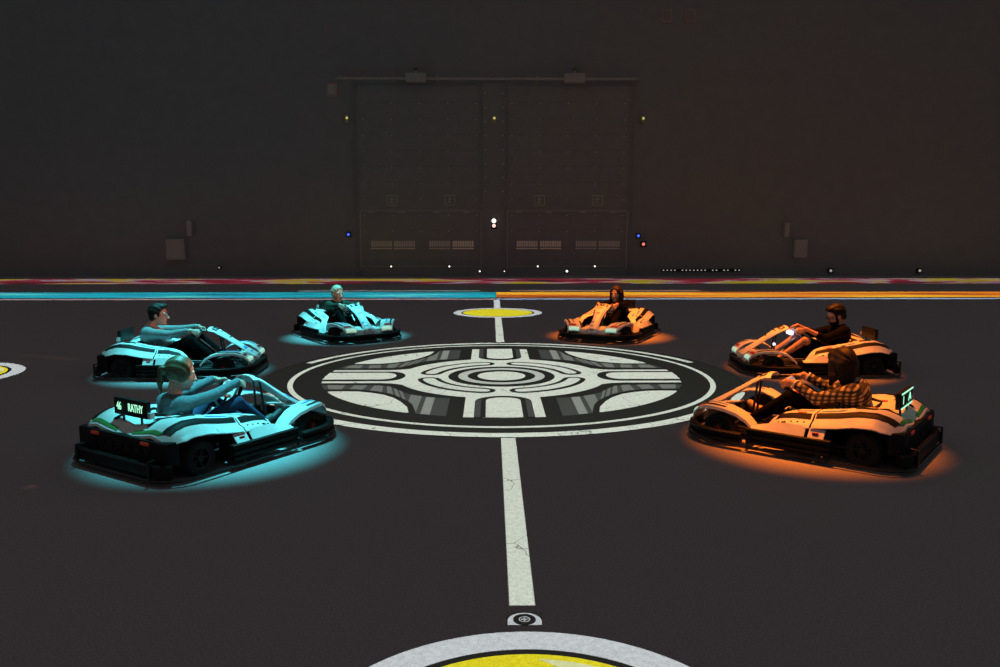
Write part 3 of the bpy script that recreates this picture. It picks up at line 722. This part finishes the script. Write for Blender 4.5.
# steering fairing
bm = bmesh.new(); sheet(bm, lambda u, v: nass_pt(u, 2 * v - 1), 40, 14, .014)
def nfilm(u0, u1, v0, v1, mi, lift=.004): sheet(bm, lambda u, v: nass_pt(u0 + (u1 - u0) * u, v0 + (v1 - v0) * v, lift), 8, 6, .003, mi)
nfilm(.66, .675, -.6, .5, 1); nfilm(.52, .535, -.55, .3, 1); nfilm(.05, .11, -.3, .3, 1); nfilm(.07, .09, -.15, .3, 0, .006)
nfilm(.30, .34, -.8, -.2, 4); nfilm(.22, .25, -.7, .0, 4)
nfilm(.735, .755, -.74, .74, 1); nfilm(.865, .885, -.62, .62, 1)
for s in (-1, 1): nfilm(.735, .885, s * .60, s * .76, 1)
k_n = part('steering_fairing', bm, [M['body'], M['body_stripe'], M['body_green'], M['body_red'], M['body_blue']])
bm = bmesh.new(); tube(bm, [(.52, -.06, .10), (.49, -.05, .38), (.47, -.04, .54)], .011, 6); tube(bm, [(.52, .06, .10), (.49, .05, .38), (.47, .04, .54)], .011, 6); part('fairing_stay', bm, M['frame'])
# steering column and wheel
SWC = Vector((.145, 0, .475)); SN = Vector((-.80, 0, .60)).normalized(); SU = Vector((.60, 0, .80)); SR = Vector((0, 1, 0))   # wheel centre, normal to the driver, up, side
SWR = .145
bm = bmesh.new(); tube(bm, [(.56, 0, .14), tuple(SWC - SN * .05)], .014, 8); tube(bm, [(.58, -.42, .15), (.56, 0, .14), (.58, .42, .15)], .010, 6); part('steering_column', bm, M['steel'])
def sw(a, r=SWR, off=0): return SWC + SR * (r * math.cos(a)) + SU * (r * (math.sin(a) if math.sin(a) < .55 or r < .1 else .55 + (math.sin(a) - .55) * .35)) + SN * off
bm = bmesh.new(); tube(bm, [sw(2 * PI * k / 28) for k in range(28)], .015, 8, closed=True)
for a in (-.15, PI + .15, -PI / 2): tube(bm, [SWC - SN * .01, sw(a)], .013, 6)
k_w = part('steering_wheel', bm, M['black'])
def on_wheel(m_, hw_, hh, d0, d1, cy=0): 
    mt = Matrix((( SR.x, SU.x, SN.x, SWC.x), (SR.y, SU.y, SN.y, SWC.y), (SR.z, SU.z, SN.z, SWC.z), (0, 0, 0, 1)))
    bx(m_, -hw_, hw_, cy - hh, cy + hh, d0, d1, 0, .006, mt)
bm = bmesh.new(); on_wheel(bm, .092, .075, -.015, .018, .035); part('wheel_console', bm, M['body'], k_w)
bm = bmesh.new(); on_wheel(bm, .062, .036, .019, .023, .060); k_scr = part('display_screen', bm, M['screen'], k_w)
bm = bmesh.new(); on_wheel(bm, .016, .010, .018, .026, -.035)
mtS = Matrix(((SR.x, SU.x, SN.x, SWC.x), (SR.y, SU.y, SN.y, SWC.y), (SR.z, SU.z, SN.z, SWC.z), (0, 0, 0, 1)))
for q in (-1, 1): bx(bm, q * .06 - .014, q * .06 + .014, -.05, -.03, .018, .028, 0, .004, mtS)
part('button', bm, M['body_red'], k_w)
# pedals
for s in (1, -1):
    bm = bmesh.new(); tube(bm, [(.74, s * .17, .09), (.70, s * .17, .24)], .010, 6); bx(bm, .685, .705, s * .17 - .035, s * .17 + .035, .18, .27, 0, .006); part('pedal', bm, M['steel'])
# seat shell
bm = bmesh.new()
SP = [(.02, .135), (-.08, .105), (-.22, .10), (-.35, .125), (-.44, .20), (-.51, .29), (-.555, .37), (-.575, .42), (-.585, .43)]
SWID = [.19, .205, .215, .215, .215, .215, .21, .18, .15]
def seat_fn(u, v):
    k = u * (len(SP) - 1); i = min(int(k), len(SP) - 2); f = k - i
    x = SP[i][0] * (1 - f) + SP[i + 1][0] * f; z = SP[i][1] * (1 - f) + SP[i + 1][1] * f; w_ = SWID[i] * (1 - f) + SWID[i + 1] * f
    q = 2 * v - 1; side = max(0, abs(q) - .62) / .38
    lift = .11 * side ** 1.3 * (1 if u > .1 else u * 10) * (1 if u < .85 else max(0, (1 - u) / .15))
    fx = lift * (1 if u > .5 else u * 2); fz = lift * (.75 if u < .55 else .25)
    return Vector((x + fx * (.9 if u > .4 else .1), q * w_, z + fz))
sheet(bm, seat_fn, 24, 18, .014)
k_s = part('seat', bm, M['seat'])
bm = bmesh.new(); bx(bm, -.36, -.03, -.13, .13, .112, .128, 0, .006); part('seat_pad', bm, M['cloth_black'], k_s)
# rear housing and lamps
bm = bmesh.new(); bx(bm, -.86, -.44, -.40, .40, .11, .35, 0, .03); bx(bm, -.93, -.80, -.58, .58, .13, .325, 0, .025)
for k in range(7): bx(bm, -.94, -.928, -.36 + k * .12 - .035, -.36 + k * .12 + .035, .21, .26, 0, .006)
k_h = part('motor_housing', bm, M['black'])
for s in (1, -1):
    bm = bmesh.new(); bx(bm, -.942, -.928, s * .33 - .05, s * .33 + .05, .285, .31, 0, .004); part('tail_light', bm, M['tail_lamp'], k_h)
# display board on two posts at the rear
bm = bmesh.new(); SBX, SBY = -.79, .02
for y in (-.12, .12):
    bm = bmesh.new(); tube(bm, [(SBX, SBY + y, .38), (SBX, SBY + y, .47)], .010, 6); part('sign_post', bm, M['frame'])
bm = bmesh.new(); bx(bm, SBX - .022, SBX + .022, SBY - .215, SBY + .215, .445, .585, 0, .008); k_sign = part('led_sign', bm, M['sign_case'])
bm = bmesh.new(); bx(bm, SBX - .02, SBX + .02, SBY - .26, SBY - .225, .45, .50, 0, .004); part('sign_bracket', bm, M['body'], k_sign)

KART_LABEL = ['cyan-lit racing kart nearest on the left, rear sign reading 46 beside a name', 'cyan-lit racing kart at far left, side-on, carrying the driver with glasses',
              'small cyan-lit racing kart with an 8 on its fairing, beyond the emblem', 'small orange-lit racing kart with 42 on its fairing, beyond the emblem',
              'orange-lit racing kart at the right behind the nearest one, bright white wheel screen', 'orange-lit racing kart nearest on the right, carrying the driver in plaid']
def lettering(s, size, m, mtx, parent, name='lettering'):
    me = text_mesh(s, size, m, name); me.transform(mtx); return link(name, me, parent)
for i, (kx, ky, kh, team) in enumerate(KARTS):
    root = tag(empty('racing_kart', (kx, ky, 0), math.radians(kh)), KART_LABEL[i], 'go-kart', 'racing karts facing the floor emblem')
    made = []
    for j, (n, me, par) in enumerate(PARTS):
        if n == 'display_screen' and i == 4:
            bm = bmesh.new(); bx(bm, .255, .305, -.09, .09, .485, .545, 0, .012); me = mesh_from(bm, n, M['screen_on'])
        made.append(link(n, me, root if par is None else made[par]))
    # lettering on the sign's back face (facing -x); text x axis runs to -y
    B = Matrix(((0, 0, -1, SBX - .024), (-1, 0, 0, SBY), (0, 1, 0, .515), (0, 0, 0, 1)))
    if i == 0:
        lettering('46', .085, M['led'], B @ Matrix.Translation((-.145, 0, 0)) @ Matrix.Diagonal((.75, 1.1, 1, 1)), made[k_sign])
        lettering('RATHY', .085, M['led'], B @ Matrix.Translation((.075, 0, 0)) @ Matrix.Diagonal((.72, 1.1, 1, 1)), made[k_sign])
    elif i == 5:
        lettering('1', .10, M['led'], B @ Matrix.Translation((-.13, 0, 0)), made[k_sign]); lettering('A', .10, M['led'], B @ Matrix.Translation((.10, .0, 0)) @ Matrix.Diagonal((1.5, 1, 1, 1)), made[k_sign])
        bm = bmesh.new()
        for z in (.453, .577): bx(bm, SBX - .027, SBX - .021, SBY - .20, SBY + .20, z - .006, z + .006)
        obj('led_line', bm, M['led'], made[k_sign])
    else:
        bm = bmesh.new(); rn = random.Random(i)
        for a in range(16):
            for b in range(5):
                if rn.random() < .45: bx(bm, SBX - .026, SBX - .021, SBY - .18 + a * .024, SBY - .172 + a * .024, .47 + b * .021, .478 + b * .021)
        obj('led_dots', bm, M['led_dim'], made[k_sign])
    if i == 4:
        bm = bmesh.new(); bmesh.ops.create_uvsphere(bm, u_segments=12, v_segments=8, radius=.022, matrix=Matrix.Translation((.505, .065, .36)))
        obj('indicator_lamp', bm, M['screen_on'], root)
    txt = {2: '8', 3: '42'}.get(i)
    t0 = .81
    c = nass_pt(t0, 0, .006); up = (nass_pt(t0 + .04, 0, .006) - nass_pt(t0 - .04, 0, .006)).normalized(); ri = Vector((0, 1, 0)); no = ri.cross(up)
    mt = Matrix(((ri.x, up.x, no.x, c.x), (ri.y, up.y, no.y, c.y), (ri.z, up.z, no.z, c.z), (0, 0, 0, 1)))
    if txt: lettering(txt, .085 if len(txt) > 1 else .10, M['body_stripe'], mt @ Matrix.Diagonal((1.15, 1, 1, 1)), made[k_n], 'number')
    else:
        bm = bmesh.new()
        for q in range(3): bx(bm, -.05 + q * .035, -.03 + q * .035, -.03, .03, 0, .003, 0, 0, mt)
        obj('plate_mark', bm, M['body_stripe'], made[k_n])
# ------------------------------------------------------------------ people: distance fields turned into smooth meshes
class Field:
    def __init__(self, h): self.h = h; self.p = []
    def add(self, fn, lo, hi, k=.02, op='u'): self.p.append((fn, np.array(lo, float), np.array(hi, float), k, op))
    def cone(self, a, b, r1, r2, k=.02, cut=None, op='u'):
        a = np.array(a, float); b = np.array(b, float); ba = b - a; L = float(ba @ ba) or 1e-9
        def fn(X, Y, Z):
            t = np.clip(((X - a[0]) * ba[0] + (Y - a[1]) * ba[1] + (Z - a[2]) * ba[2]) / L, 0, 1)
            d = np.sqrt((X - a[0] - ba[0] * t) ** 2 + (Y - a[1] - ba[1] * t) ** 2 + (Z - a[2] - ba[2] * t) ** 2) - (r1 + (r2 - r1) * t)
            for c, n in (cut or []): d = np.maximum(d, (X - c[0]) * n[0] + (Y - c[1]) * n[1] + (Z - c[2]) * n[2])
            return d
        m = max(r1, r2); self.add(fn, np.minimum(a, b) - m, np.maximum(a, b) + m, k, op)
    def ell(self, c, r, k=.02, rot=None, cut=None, op='u', wav=0):
        c = np.array(c, float); r = np.array(r, float); R = np.array(rot) if rot is not None else np.eye(3)
        def fn(X, Y, Z):
            x, y, z = X - c[0], Y - c[1], Z - c[2]
            p = [R[0, i] * x + R[1, i] * y + R[2, i] * z for i in range(3)]
            k0 = np.sqrt(sum((p[i] / r[i]) ** 2 for i in range(3))); k1 = np.sqrt(sum((p[i] / r[i] ** 2) ** 2 for i in range(3))) + 1e-9
            d = k0 * (k0 - 1) / k1
            if wav: d = d + wav * np.sin(11 * np.arctan2(p[1], p[2] + .02) + 30 * p[0])
            for cc, n in (cut or []): d = np.maximum(d, (X - cc[0]) * n[0] + (Y - cc[1]) * n[1] + (Z - cc[2]) * n[2])
            return d
        m = r.max(); self.add(fn, c - m, c + m, k, op)
    def mesh(self, name, mats, face_mat=None):
        h = self.h
        lo = np.min([p[1] for p in self.p if p[4] == 'u'], axis=0) - 3 * h; hi = np.max([p[2] for p in self.p if p[4] == 'u'], axis=0) + 3 * h
        n = np.ceil((hi - lo) / h).astype(int) + 1
        D = np.full(n, .2, np.float32); ax = [lo[i] + h * np.arange(n[i]) for i in range(3)]
        for fn, a, b, k, op in self.p:
            i0 = np.maximum(((a - lo - .03 - k) / h).astype(int), 0); i1 = np.minimum(((b - lo + .03 + k) / h).astype(int) + 2, n)
            if (i1 <= i0).any(): continue
            s = tuple(slice(p, q) for p, q in zip(i0, i1))
            X, Y, Z = np.meshgrid(*[ax[i][s[i]] for i in range(3)], indexing='ij', sparse=True)
            d = fn(X, Y, Z).astype(np.float32); c = D[s]
            if op == 'u': q = np.maximum(k - np.abs(c - d), 0) / k; D[s] = np.minimum(c, d) - q * q * k * .25
            else: q = np.maximum(k - np.abs(c + d), 0) / k; D[s] = np.maximum(c, -d) + q * q * k * .25
        ins = D < 0
        cn = [(i, j, k) for i in (0, 1) for j in (0, 1) for k in (0, 1)]
        sl = lambda A, o: A[o[0]:n[0] - 1 + o[0], o[1]:n[1] - 1 + o[1], o[2]:n[2] - 1 + o[2]]
        cnt = sum(sl(ins, o).astype(np.int8) for o in cn)
        act = np.argwhere((cnt > 0) & (cnt < 8)); vals = {o: D[act[:, 0] + o[0], act[:, 1] + o[1], act[:, 2] + o[2]] for o in cn}
        P = np.zeros((len(act), 3)); W = np.zeros(len(act))
        for o in cn:
            for q in range(3):
                if o[q]: continue
                o2 = list(o); o2[q] = 1; o2 = tuple(o2); v0, v1 = vals[o], vals[o2]; m = (v0 < 0) != (v1 < 0)
                t = np.where(m, v0 / np.where(m, v0 - v1, 1), 0)
                e = np.array(o, float)[None, :].repeat(len(act), 0); e[:, q] += t
                P[m] += e[m]; W[m] += 1
        co = lo + h * (act + P / W[:, None])
        idx = np.full(n - 1, -1, np.int32); idx[act[:, 0], act[:, 1], act[:, 2]] = np.arange(len(act))
        quads = []
        for q in range(3):
            a, b = (q + 1) % 3, (q + 2) % 3
            s0 = [slice(1, -1)] * 3; s1 = [slice(1, -1)] * 3; s0[q] = slice(0, n[q] - 1); s1[q] = slice(1, n[q])
            A, B = ins[tuple(s0)], ins[tuple(s1)]; e = np.argwhere(A != B); fl = A[e[:, 0], e[:, 1], e[:, 2]]
            base = e.copy(); base[:, a] += 1; base[:, b] += 1
            def ix(da, db):
                p = base.copy(); p[:, a] -= da; p[:, b] -= db; return idx[p[:, 0], p[:, 1], p[:, 2]]
            Q = np.stack([ix(1, 1), ix(0, 1), ix(0, 0), ix(1, 0)], 1); Q[~fl] = Q[~fl][:, ::-1]; quads.append(Q)
        Q = np.concatenate(quads); Q = Q[(Q >= 0).all(1)]
        me = bpy.data.meshes.new(name); me.vertices.add(len(co)); me.vertices.foreach_set('co', co.astype(np.float32).ravel())
        me.loops.add(Q.size); me.loops.foreach_set('vertex_index', Q.astype(np.int32).ravel())
        me.polygons.add(len(Q)); me.polygons.foreach_set('loop_start', np.arange(0, Q.size, 4, dtype=np.int32))
        me.polygons.foreach_set('use_smooth', np.ones(len(Q), bool))
        for m in mats: me.materials.append(m)
        if face_mat is not None: me.polygons.foreach_set('material_index', face_mat(co[Q].mean(1)).astype(np.int32))
        me.update(calc_edges=True); me.validate(); return me

def ik(S, W, l1, l2, hint):
    S, W = np.array(S), np.array(W); v = W - S; d = min(np.linalg.norm(v), (l1 + l2) * .995); u = v / np.linalg.norm(v)
    a = (l1 * l1 - l2 * l2 + d * d) / (2 * d); q = math.sqrt(max(l1 * l1 - a * a, 0)); hnt = np.array(hint, float); hnt -= u * (hnt @ u); hnt /= np.linalg.norm(hnt)
    return S + u * a + hnt * q
def rot_head(yaw, pitch, roll=0):
    y, p, r = map(math.radians, (yaw, pitch, roll))
    Rz = np.array([[math.cos(y), -math.sin(y), 0], [math.sin(y), math.cos(y), 0], [0, 0, 1]])
    Ry = np.array([[math.cos(p), 0, math.sin(p)], [0, 1, 0], [-math.sin(p), 0, math.cos(p)]])     # positive pitch looks down
    Rx = np.array([[1, 0, 0], [0, math.cos(r), -math.sin(r)], [0, math.sin(r), math.cos(r)]])
    return Rz @ Ry @ Rx

def person(kart, label, skin, hair_m, hair, top_m, leg_m, yaw=0, pitch=8, roll=0, s=1.0, lean=0, sleeve=1.0, shorts=False, grip=(20, 160), hs=1.12,
           glasses=False, beard=None, undershirt=None, scarf=None, bands=False, shoe='shoe', head_dz=0, head_dx=0, foot=.47, hl=1.0):
    kx, ky, kh, _ = KARTS[kart]
    hip = np.array((-.30, 0, .235)); chest = np.array((-.445 + lean, 0, .475 * (.35 + .65 * s) + .01)); neck = np.array((-.455 + lean * 1.3, 0, .60 * (.3 + .7 * s)))
    H = np.array((-.385 + lean * 1.6 + head_dx, 0, .775 * (.3 + .7 * s) + head_dz)); R = rot_head(yaw, pitch, roll)
    hp = lambda x, y, z: H + R @ (np.array((x, y, z)) * hs)
    hv = lambda x, y, z: R @ np.array((x, y, z))
    B = Field(.0055); T = Field(.0065); L = Field(.0065)
    # torso
    sh = [np.array((chest[0] + .0, q * .165 * s, chest[2] + .065 * s)) for q in (1, -1)]
    for F_, g in ((B, 0), (T, .013)):
        F_.cone(hip + (0, .05, 0), hip + (0, -.05, 0), .115 * s + g, .115 * s + g, .04)
        F_.cone(hip + (-.02, 0, .03), chest + (0, 0, -.02), .115 * s + g, .115 * s + g, .05)
        F_.cone(chest + (.005, .075 * s, 0), chest + (.005, -.075 * s, 0), .105 * s + g, .105 * s + g, .05)
        F_.cone(sh[0] + (0, -.03, 0), sh[1] + (0, .03, 0), .062 * s + g, .062 * s + g, .05)
    T.cone(chest + (0, 0, .08), neck + (.01, 0, .015), .075 + .013, .060 + .012, .03, cut=[(neck + (.01, 0, .02), (.35, 0, .94))])
    B.cone(chest + (0, 0, .06), neck, .07, .052 * hs, .04); B.cone(neck, hp(-.025, 0, -.06), .052 * hs, .050 * hs, .03)
    # head
    B.ell(hp(-.012, 0, .030), np.array((.100, .078, .095)) * hs, .02, R); B.ell(hp(.030, 0, -.045), np.array((.064, .057, .083)) * hs, .03, R)
    B.ell(hp(.070, 0, -.104), np.array((.022, .024, .020)) * hs, .02, R)
    B.cone(hp(.090, 0, .012), hp(.113, 0, -.030), .009 * hs, .0135 * hs, .012)
    for q in (1, -1):
        B.ell(hp(.078, q * .034, .027), np.array((.016, .026, .011)) * hs, .012, R); B.ell(hp(.058, q * .038, -.032), np.array((.032, .024, .026)) * hs, .02, R)
        B.ell(hp(.107, q * .012, -.031), np.array((.010, .009, .008)) * hs, .006, R)
        B.ell(hp(-.004, q * .080, -.008), np.array((.021, .009, .032)) * hs, .006, R); B.ell(hp(.103, q * .033, .004), np.array((.016, .018, .011)) * hs, .010, R, op='s')
    B.ell(hp(.092, 0, -.064), np.array((.012, .024, .007)) * hs, .004, R); B.ell(hp(.090, 0, -.076), np.array((.012, .020, .007)) * hs, .004, R)
    # arms and hands on the wheel
    wr = []
    for qi, q in enumerate((1, -1)):
        a = math.radians(grip[qi]); P = np.array(sw(a)); out = np.array(sw(a, SWR + .05) - sw(a)); out /= np.linalg.norm(out); nn = np.array(SN)
        t = np.cross(nn, out) * (1 if np.cross(nn, out)[2] > 0 else -1); t /= np.linalg.norm(t)
        hsz = .88 + .25 * (s - .75)
        W_ = P + nn * .085 + out * .040 - t * .03
        kn = []
        for f in range(4):
            o_ = t * (.028 - f * .019) * hsz * 1.05
            K = P + o_ + out * .030 + nn * .006; ln = (.95, 1.05, 1.0, .82)[f]
            J1 = P + o_ * 1.1 + out * (.028 * 1.0) - nn * .026 * ln; J2 = P + o_ * 1.1 + out * .002 - nn * .034 * ln; J3 = P + o_ * 1.05 - out * .020 * ln - nn * .020
            for A_, B_, ra, rb in ((K, J1, .0105, .0098), (J1, J2, .0098, .0090), (J2, J3, .0090, .0080)): B.cone(A_, B_, ra * hsz, rb * hsz, .003)
            B.cone(W_ + o_ * .5, K, .017 * hsz, .0125 * hsz, .010); kn.append(K)
        T0 = W_ * .45 + (P + nn * .03 + t * .02) * .55; T1 = P + nn * .026 + out * .008 + t * .045; T2 = P + nn * .022 - out * .016 + t * .060
        B.cone(T0, T1, .015 * hsz, .011 * hsz, .008); B.cone(T1, T2, .011 * hsz, .0088 * hsz, .003)
        l1, l2 = .30 * s ** .5, .27 * s ** .5
        E = ik(sh[qi], W_, l1, l2, (-.15, q * .55, -1)); W_ = np.array(W_)
        B.cone(sh[qi], E, .050 * s, .040 * s, .03); B.cone(E, W_, .040 * s, .025 * hsz, .02)
        n_ = (W_ - E) / np.linalg.norm(W_ - E); endp = E + (W_ - E) * sleeve
        T.cone(sh[qi], E, .068 * s, .056 * s, .03)
        rr = .055 * s + (.038 - .055 * s) * sleeve
        if sleeve > .05: T.cone(E, W_ + n_ * .02, .055 * s, .037, .02, cut=[(endp, n_)])
        else:
            pass
        wr.append((E, W_, n_, endp))
    # legs
    feet = []
    for q in (1, -1):
        hj = np.array((hip[0] + .02, q * .085, hip[2] - .005)); A_ = np.array((foot, q * .175, .165))
        K = ik(hj, A_, .47 * s ** .6, .45 * s ** .6, (0, q * .22, 1))
        B.cone(hj, K, .076 * s, .052 * s, .03); B.cone(K, A_, .050 * s, .034 * s, .02); B.cone(A_, A_ + (.08, 0, .035), .036, .030, .02)
        n_ = (A_ - K) / np.linalg.norm(A_ - K)
        L.cone(hj, K, .094 * s, .069 * s, .03, cut=[(hj * .12 + K * .88, (K - hj) / np.linalg.norm(K - hj))] if shorts else None)
        if not shorts: L.cone(K, A_, .066 * s, .052 * s, .02, cut=[(A_ - n_ * .01, n_)])
        feet.append((A_, q))
    L.cone(hip + (.0, .05, .0), hip + (.0, -.05, .0), .132 * s, .132 * s, .04, cut=[(hip + (0, 0, .10), (-.3, 0, 1))])
    lipc = hp(.098, 0, -.070)
    body = link('person', B.mesh('person_body', [M[skin], M['lip']], lambda c: (((c - lipc) ** 2).sum(1) < (.019 * hs) ** 2) & (np.abs(((c - lipc) @ R)[:, 2]) < .011 * hs)))
    body.location = (kx, ky, 0); body.rotation_euler = (0, 0, math.radians(kh)); tag(body, label, 'person')
    link('shirt', T.mesh('shirt', [M[top_m]]), body); link('shorts' if shorts else 'trousers', L.mesh('trousers', [M[leg_m]]), body)
    for A_, q in feet:
        S_ = Field(.0055); S_.cone(A_ + (-.025, 0, -.035), A_ + (.15, q * .02, .055), .044, .036, .01); S_.cone(A_ + (-.01, 0, .0), A_ + (.05, 0, .025), .046, .040, .02)
        S_.cone(A_ + (.08, q * .01, .0), A_ + (.165, q * .02, .075), .034, .030, .02)
        link('shoe', S_.mesh('shoe', [M[shoe]]), body)
    for q in (1, -1):
        bm = bmesh.new(); e = Vector(hp(.0765, q * .033, .002)); bmesh.ops.create_uvsphere(bm, u_segments=12, v_segments=10, radius=.0125 * hs, matrix=Matrix.Translation(e) @ Matrix.Diagonal((1, 1.1, .72, 1)))
        n0 = len(bm.faces); d = Vector(hv(1, 0, 0)); bmesh.ops.create_uvsphere(bm, u_segments=10, v_segments=8, radius=.0062 * hs, matrix=Matrix.Translation(e + d * .0078 * hs))
        bm.faces.ensure_lookup_table()
        for f in bm.faces[n0:]: f.material_index = 1
        obj('eye', bm, [M['eye'], M['iris']], body, True)
        bm = bmesh.new(); tube(bm, [hp(.094, q * .018, .030), hp(.092, q * .034, .034), hp(.082, q * .052, .028)], [.0035 * hs, .0045 * hs, .003 * hs], 6); obj('eyebrow', bm, M[hair_m], body, True)
    # hair
    Hf = Field(.006); face = [(hp(.052, 0, .055), hv(.86, 0, -.51))]
    wv = .0025
    Hf.ell(hp(-.016, 0, .036), np.array((.112, .090, .106)) * hs, .01, R, cut=face + [(hp(-.02, 0, -.055), hv(.25, 0, -.97))], wav=wv)
    if hair == 'short':
        Hf.ell(hp(.045, .01, .105), np.array((.052, .060, .030)) * hs, .03, R, wav=wv); Hf.ell(hp(-.06, 0, -.04), np.array((.05, .062, .05)) * hs, .02, R, wav=wv)
        for q in (1, -1): Hf.ell(hp(.022, q * .074, .012), np.array((.016, .010, .034)) * hs, .01, R)
    elif hair == 'cropped':
        Hf.ell(hp(-.05, 0, -.03), np.array((.05, .066, .05)) * hs, .02, R)
        for q in (1, -1): Hf.ell(hp(.030, q * .070, -.01), np.array((.014, .010, .04)) * hs, .01, R)
    elif hair == 'ponytail':
        for q in (1, -1): Hf.ell(hp(.03, q * .070, .02), np.array((.030, .016, .05)) * hs, .015, R, wav=wv)
        [Hf.ell(hp(.0, q * .080, -.012), np.array((.040, .014, .046)) * hs, .015, R, wav=wv) for q in (1, -1)]; Hf.ell(hp(-.130, .0, .02), np.array((.036, .034, .032)) * hs, .015, R, wav=wv); Hf.cone(hp(-.14, .0, .01), hp(-.140, .0, -.08), .025 * hs, .022 * hs, .02); Hf.cone(hp(-.140, .0, -.08), hp(-.120, 0, -.17), .022 * hs, .008 * hs, .015)
    elif hair == 'long':
        for q in (1, -1):
            Hf.cone(hp(.015, q * .080, .02), hp(.0, q * .094, -.16 * hl), .036 * hs, .034 * hs, .03); Hf.cone(hp(.0, q * .094, -.16 * hl), hp(.03, q * .098, -.26 * hl), .034 * hs, .015 * hs, .02)
            Hf.cone(hp(-.06, q * .055, .0), hp(-.07, q * .055, -.23 * hl), .046 * hs, .032 * hs, .03)
            Hf.ell(hp(.050, q * .056, .060), np.array((.036, .026, .045)) * hs, .02, R)
        Hf.cone(hp(-.08, 0, .0), hp(-.085, 0, -.24 * hl), .05 * hs, .03 * hs, .03)
    link('hair', Hf.mesh('hair', [M[hair_m]]), body)
    if beard:
        Bf = Field(.0055); Bf.ell(hp(.047, 0, -.078), np.array((.060, .062, .056)) * hs, .01, R, cut=[(hp(.05, 0, -.055), hv(.0, 0, 1.0))], wav=.0015)
        for q in (1, -1): Bf.ell(hp(.030, q * .062, -.035), np.array((.016, .010, .04)) * hs, .012, R)
        Bf.cone(hp(.102, .022, -.058), hp(.107, 0, -.050), .007, .007, .006); Bf.cone(hp(.102, -.022, -.058), hp(.107, 0, -.050), .007, .007, .006)
        link('beard', Bf.mesh('beard', [M[beard]]), body)
    if glasses:
        bm = bmesh.new()
        for q in (1, -1):
            c = Vector(hp(.108, q * .034, .004)); U_ = Vector(hv(0, 0, 1)); S2 = Vector(hv(-.15 * q, 1, 0))
            tube(bm, [c + S2 * .024 * hs * math.cos(k * PI / 6) + U_ * .017 * hs * math.sin(k * PI / 6) for k in range(12)], .003, 6, closed=True)
            tube(bm, [hp(.106, q * .058, .010), hp(.05, q * .080, .012), hp(-.005, q * .088, .010)], .0028, 6)
        tube(bm, [hp(.110, -.011, .006), hp(.117, 0, .010), hp(.110, .011, .006)], .0028, 6); obj('glasses', bm, M['black'], body, True)
    if undershirt:
        U2 = Field(.0065); U2.cone(chest + (.075, 0, .055), hip + (.06, 0, .17), .070, .070, .02); U2.cone(chest + (.05, 0, .06), neck + (.035, 0, .0), .062, .045, .02, cut=[(neck + (.03, 0, .01), (.3, 0, .95))])
        link('undershirt', U2.mesh('undershirt', [M[undershirt]]), body)
    if scarf:
        S3 = Field(.006)
        for k in range(8):
            a0, a1 = k * PI / 4, (k + 1) * PI / 4; c = neck + (.015, 0, .015)
            S3.cone(c + (.07 * math.cos(a0), .075 * math.sin(a0), -.02 * math.cos(a0)), c + (.07 * math.cos(a1), .075 * math.sin(a1), -.02 * math.cos(a1)), .030, .030, .02)
        link('scarf', S3.mesh('scarf', [M[scarf]]), body)
    if bands:
        for (E, W_, n_, endp) in wr:
            bm = bmesh.new(); c = Vector(endp); n3 = Vector(n_); a_ = n3.orthogonal().normalized(); b_ = n3.cross(a_)
            tube(bm, [c + (a_ * math.cos(k * PI / 8) + b_ * math.sin(k * PI / 8)) * .041 for k in range(16)], .009, 6, closed=True); obj('wristband', bm, M['white_band'], body, True)
    return body

person(0, 'person with a ponytail in a grey-blue jersey and jeans, nearest on the left', 'skin_pale', 'hair_fair', 'ponytail', 'cloth_blue', 'denim', pitch=12, yaw=-30, s=.84, hs=1.10, grip=(32, 140), lean=.03, head_dz=.035, head_dx=.0, foot=.40)
person(1, 'person with short dark hair and glasses in a light grey jacket, far left', 'skin_pale', 'hair_black', 'short', 'cloth_grey', 'cloth_black', pitch=4, s=1.0, head_dx=.05, grip=(40, 150), glasses=True, undershirt='cloth_pink', sleeve=.93)
person(2, 'person with short pale hair in a dark jacket, beyond the emblem', 'skin_pale', 'hair_blond', 'cropped', 'cloth_dark', 'cloth_black', pitch=4, yaw=12, s=.95, head_dz=-.02, grip=(30, 150))
person(3, 'person with long auburn hair in black with a dark red scarf, beyond the emblem', 'skin_pale', 'hair_red', 'long', 'cloth_black', 'cloth_black', pitch=4, yaw=-10, s=.95, head_dz=-.03, grip=(30, 150), scarf='cloth_wine', hs=1.08)
person(4, 'person with dark beard and glasses in black top and shorts, looking down', 'skin', 'hair_black', 'short', 'cloth_black', 'cloth_black', pitch=24, s=1.0, foot=.50, head_dz=-.025, head_dx=-.03, grip=(30, 145), glasses=True, beard='hair_black', shorts=True, sleeve=.45, lean=.05)
person(5, 'person with long brown hair in a plaid flannel shirt, nearest on the right', 'skin', 'hair_brown', 'long', 'plaid', 'cloth_black', pitch=8, yaw=-32, s=.95, lean=.05, head_dx=.04, hl=.6, grip=(25, 150), sleeve=.86, bands=True, shoe='shoe_tan')
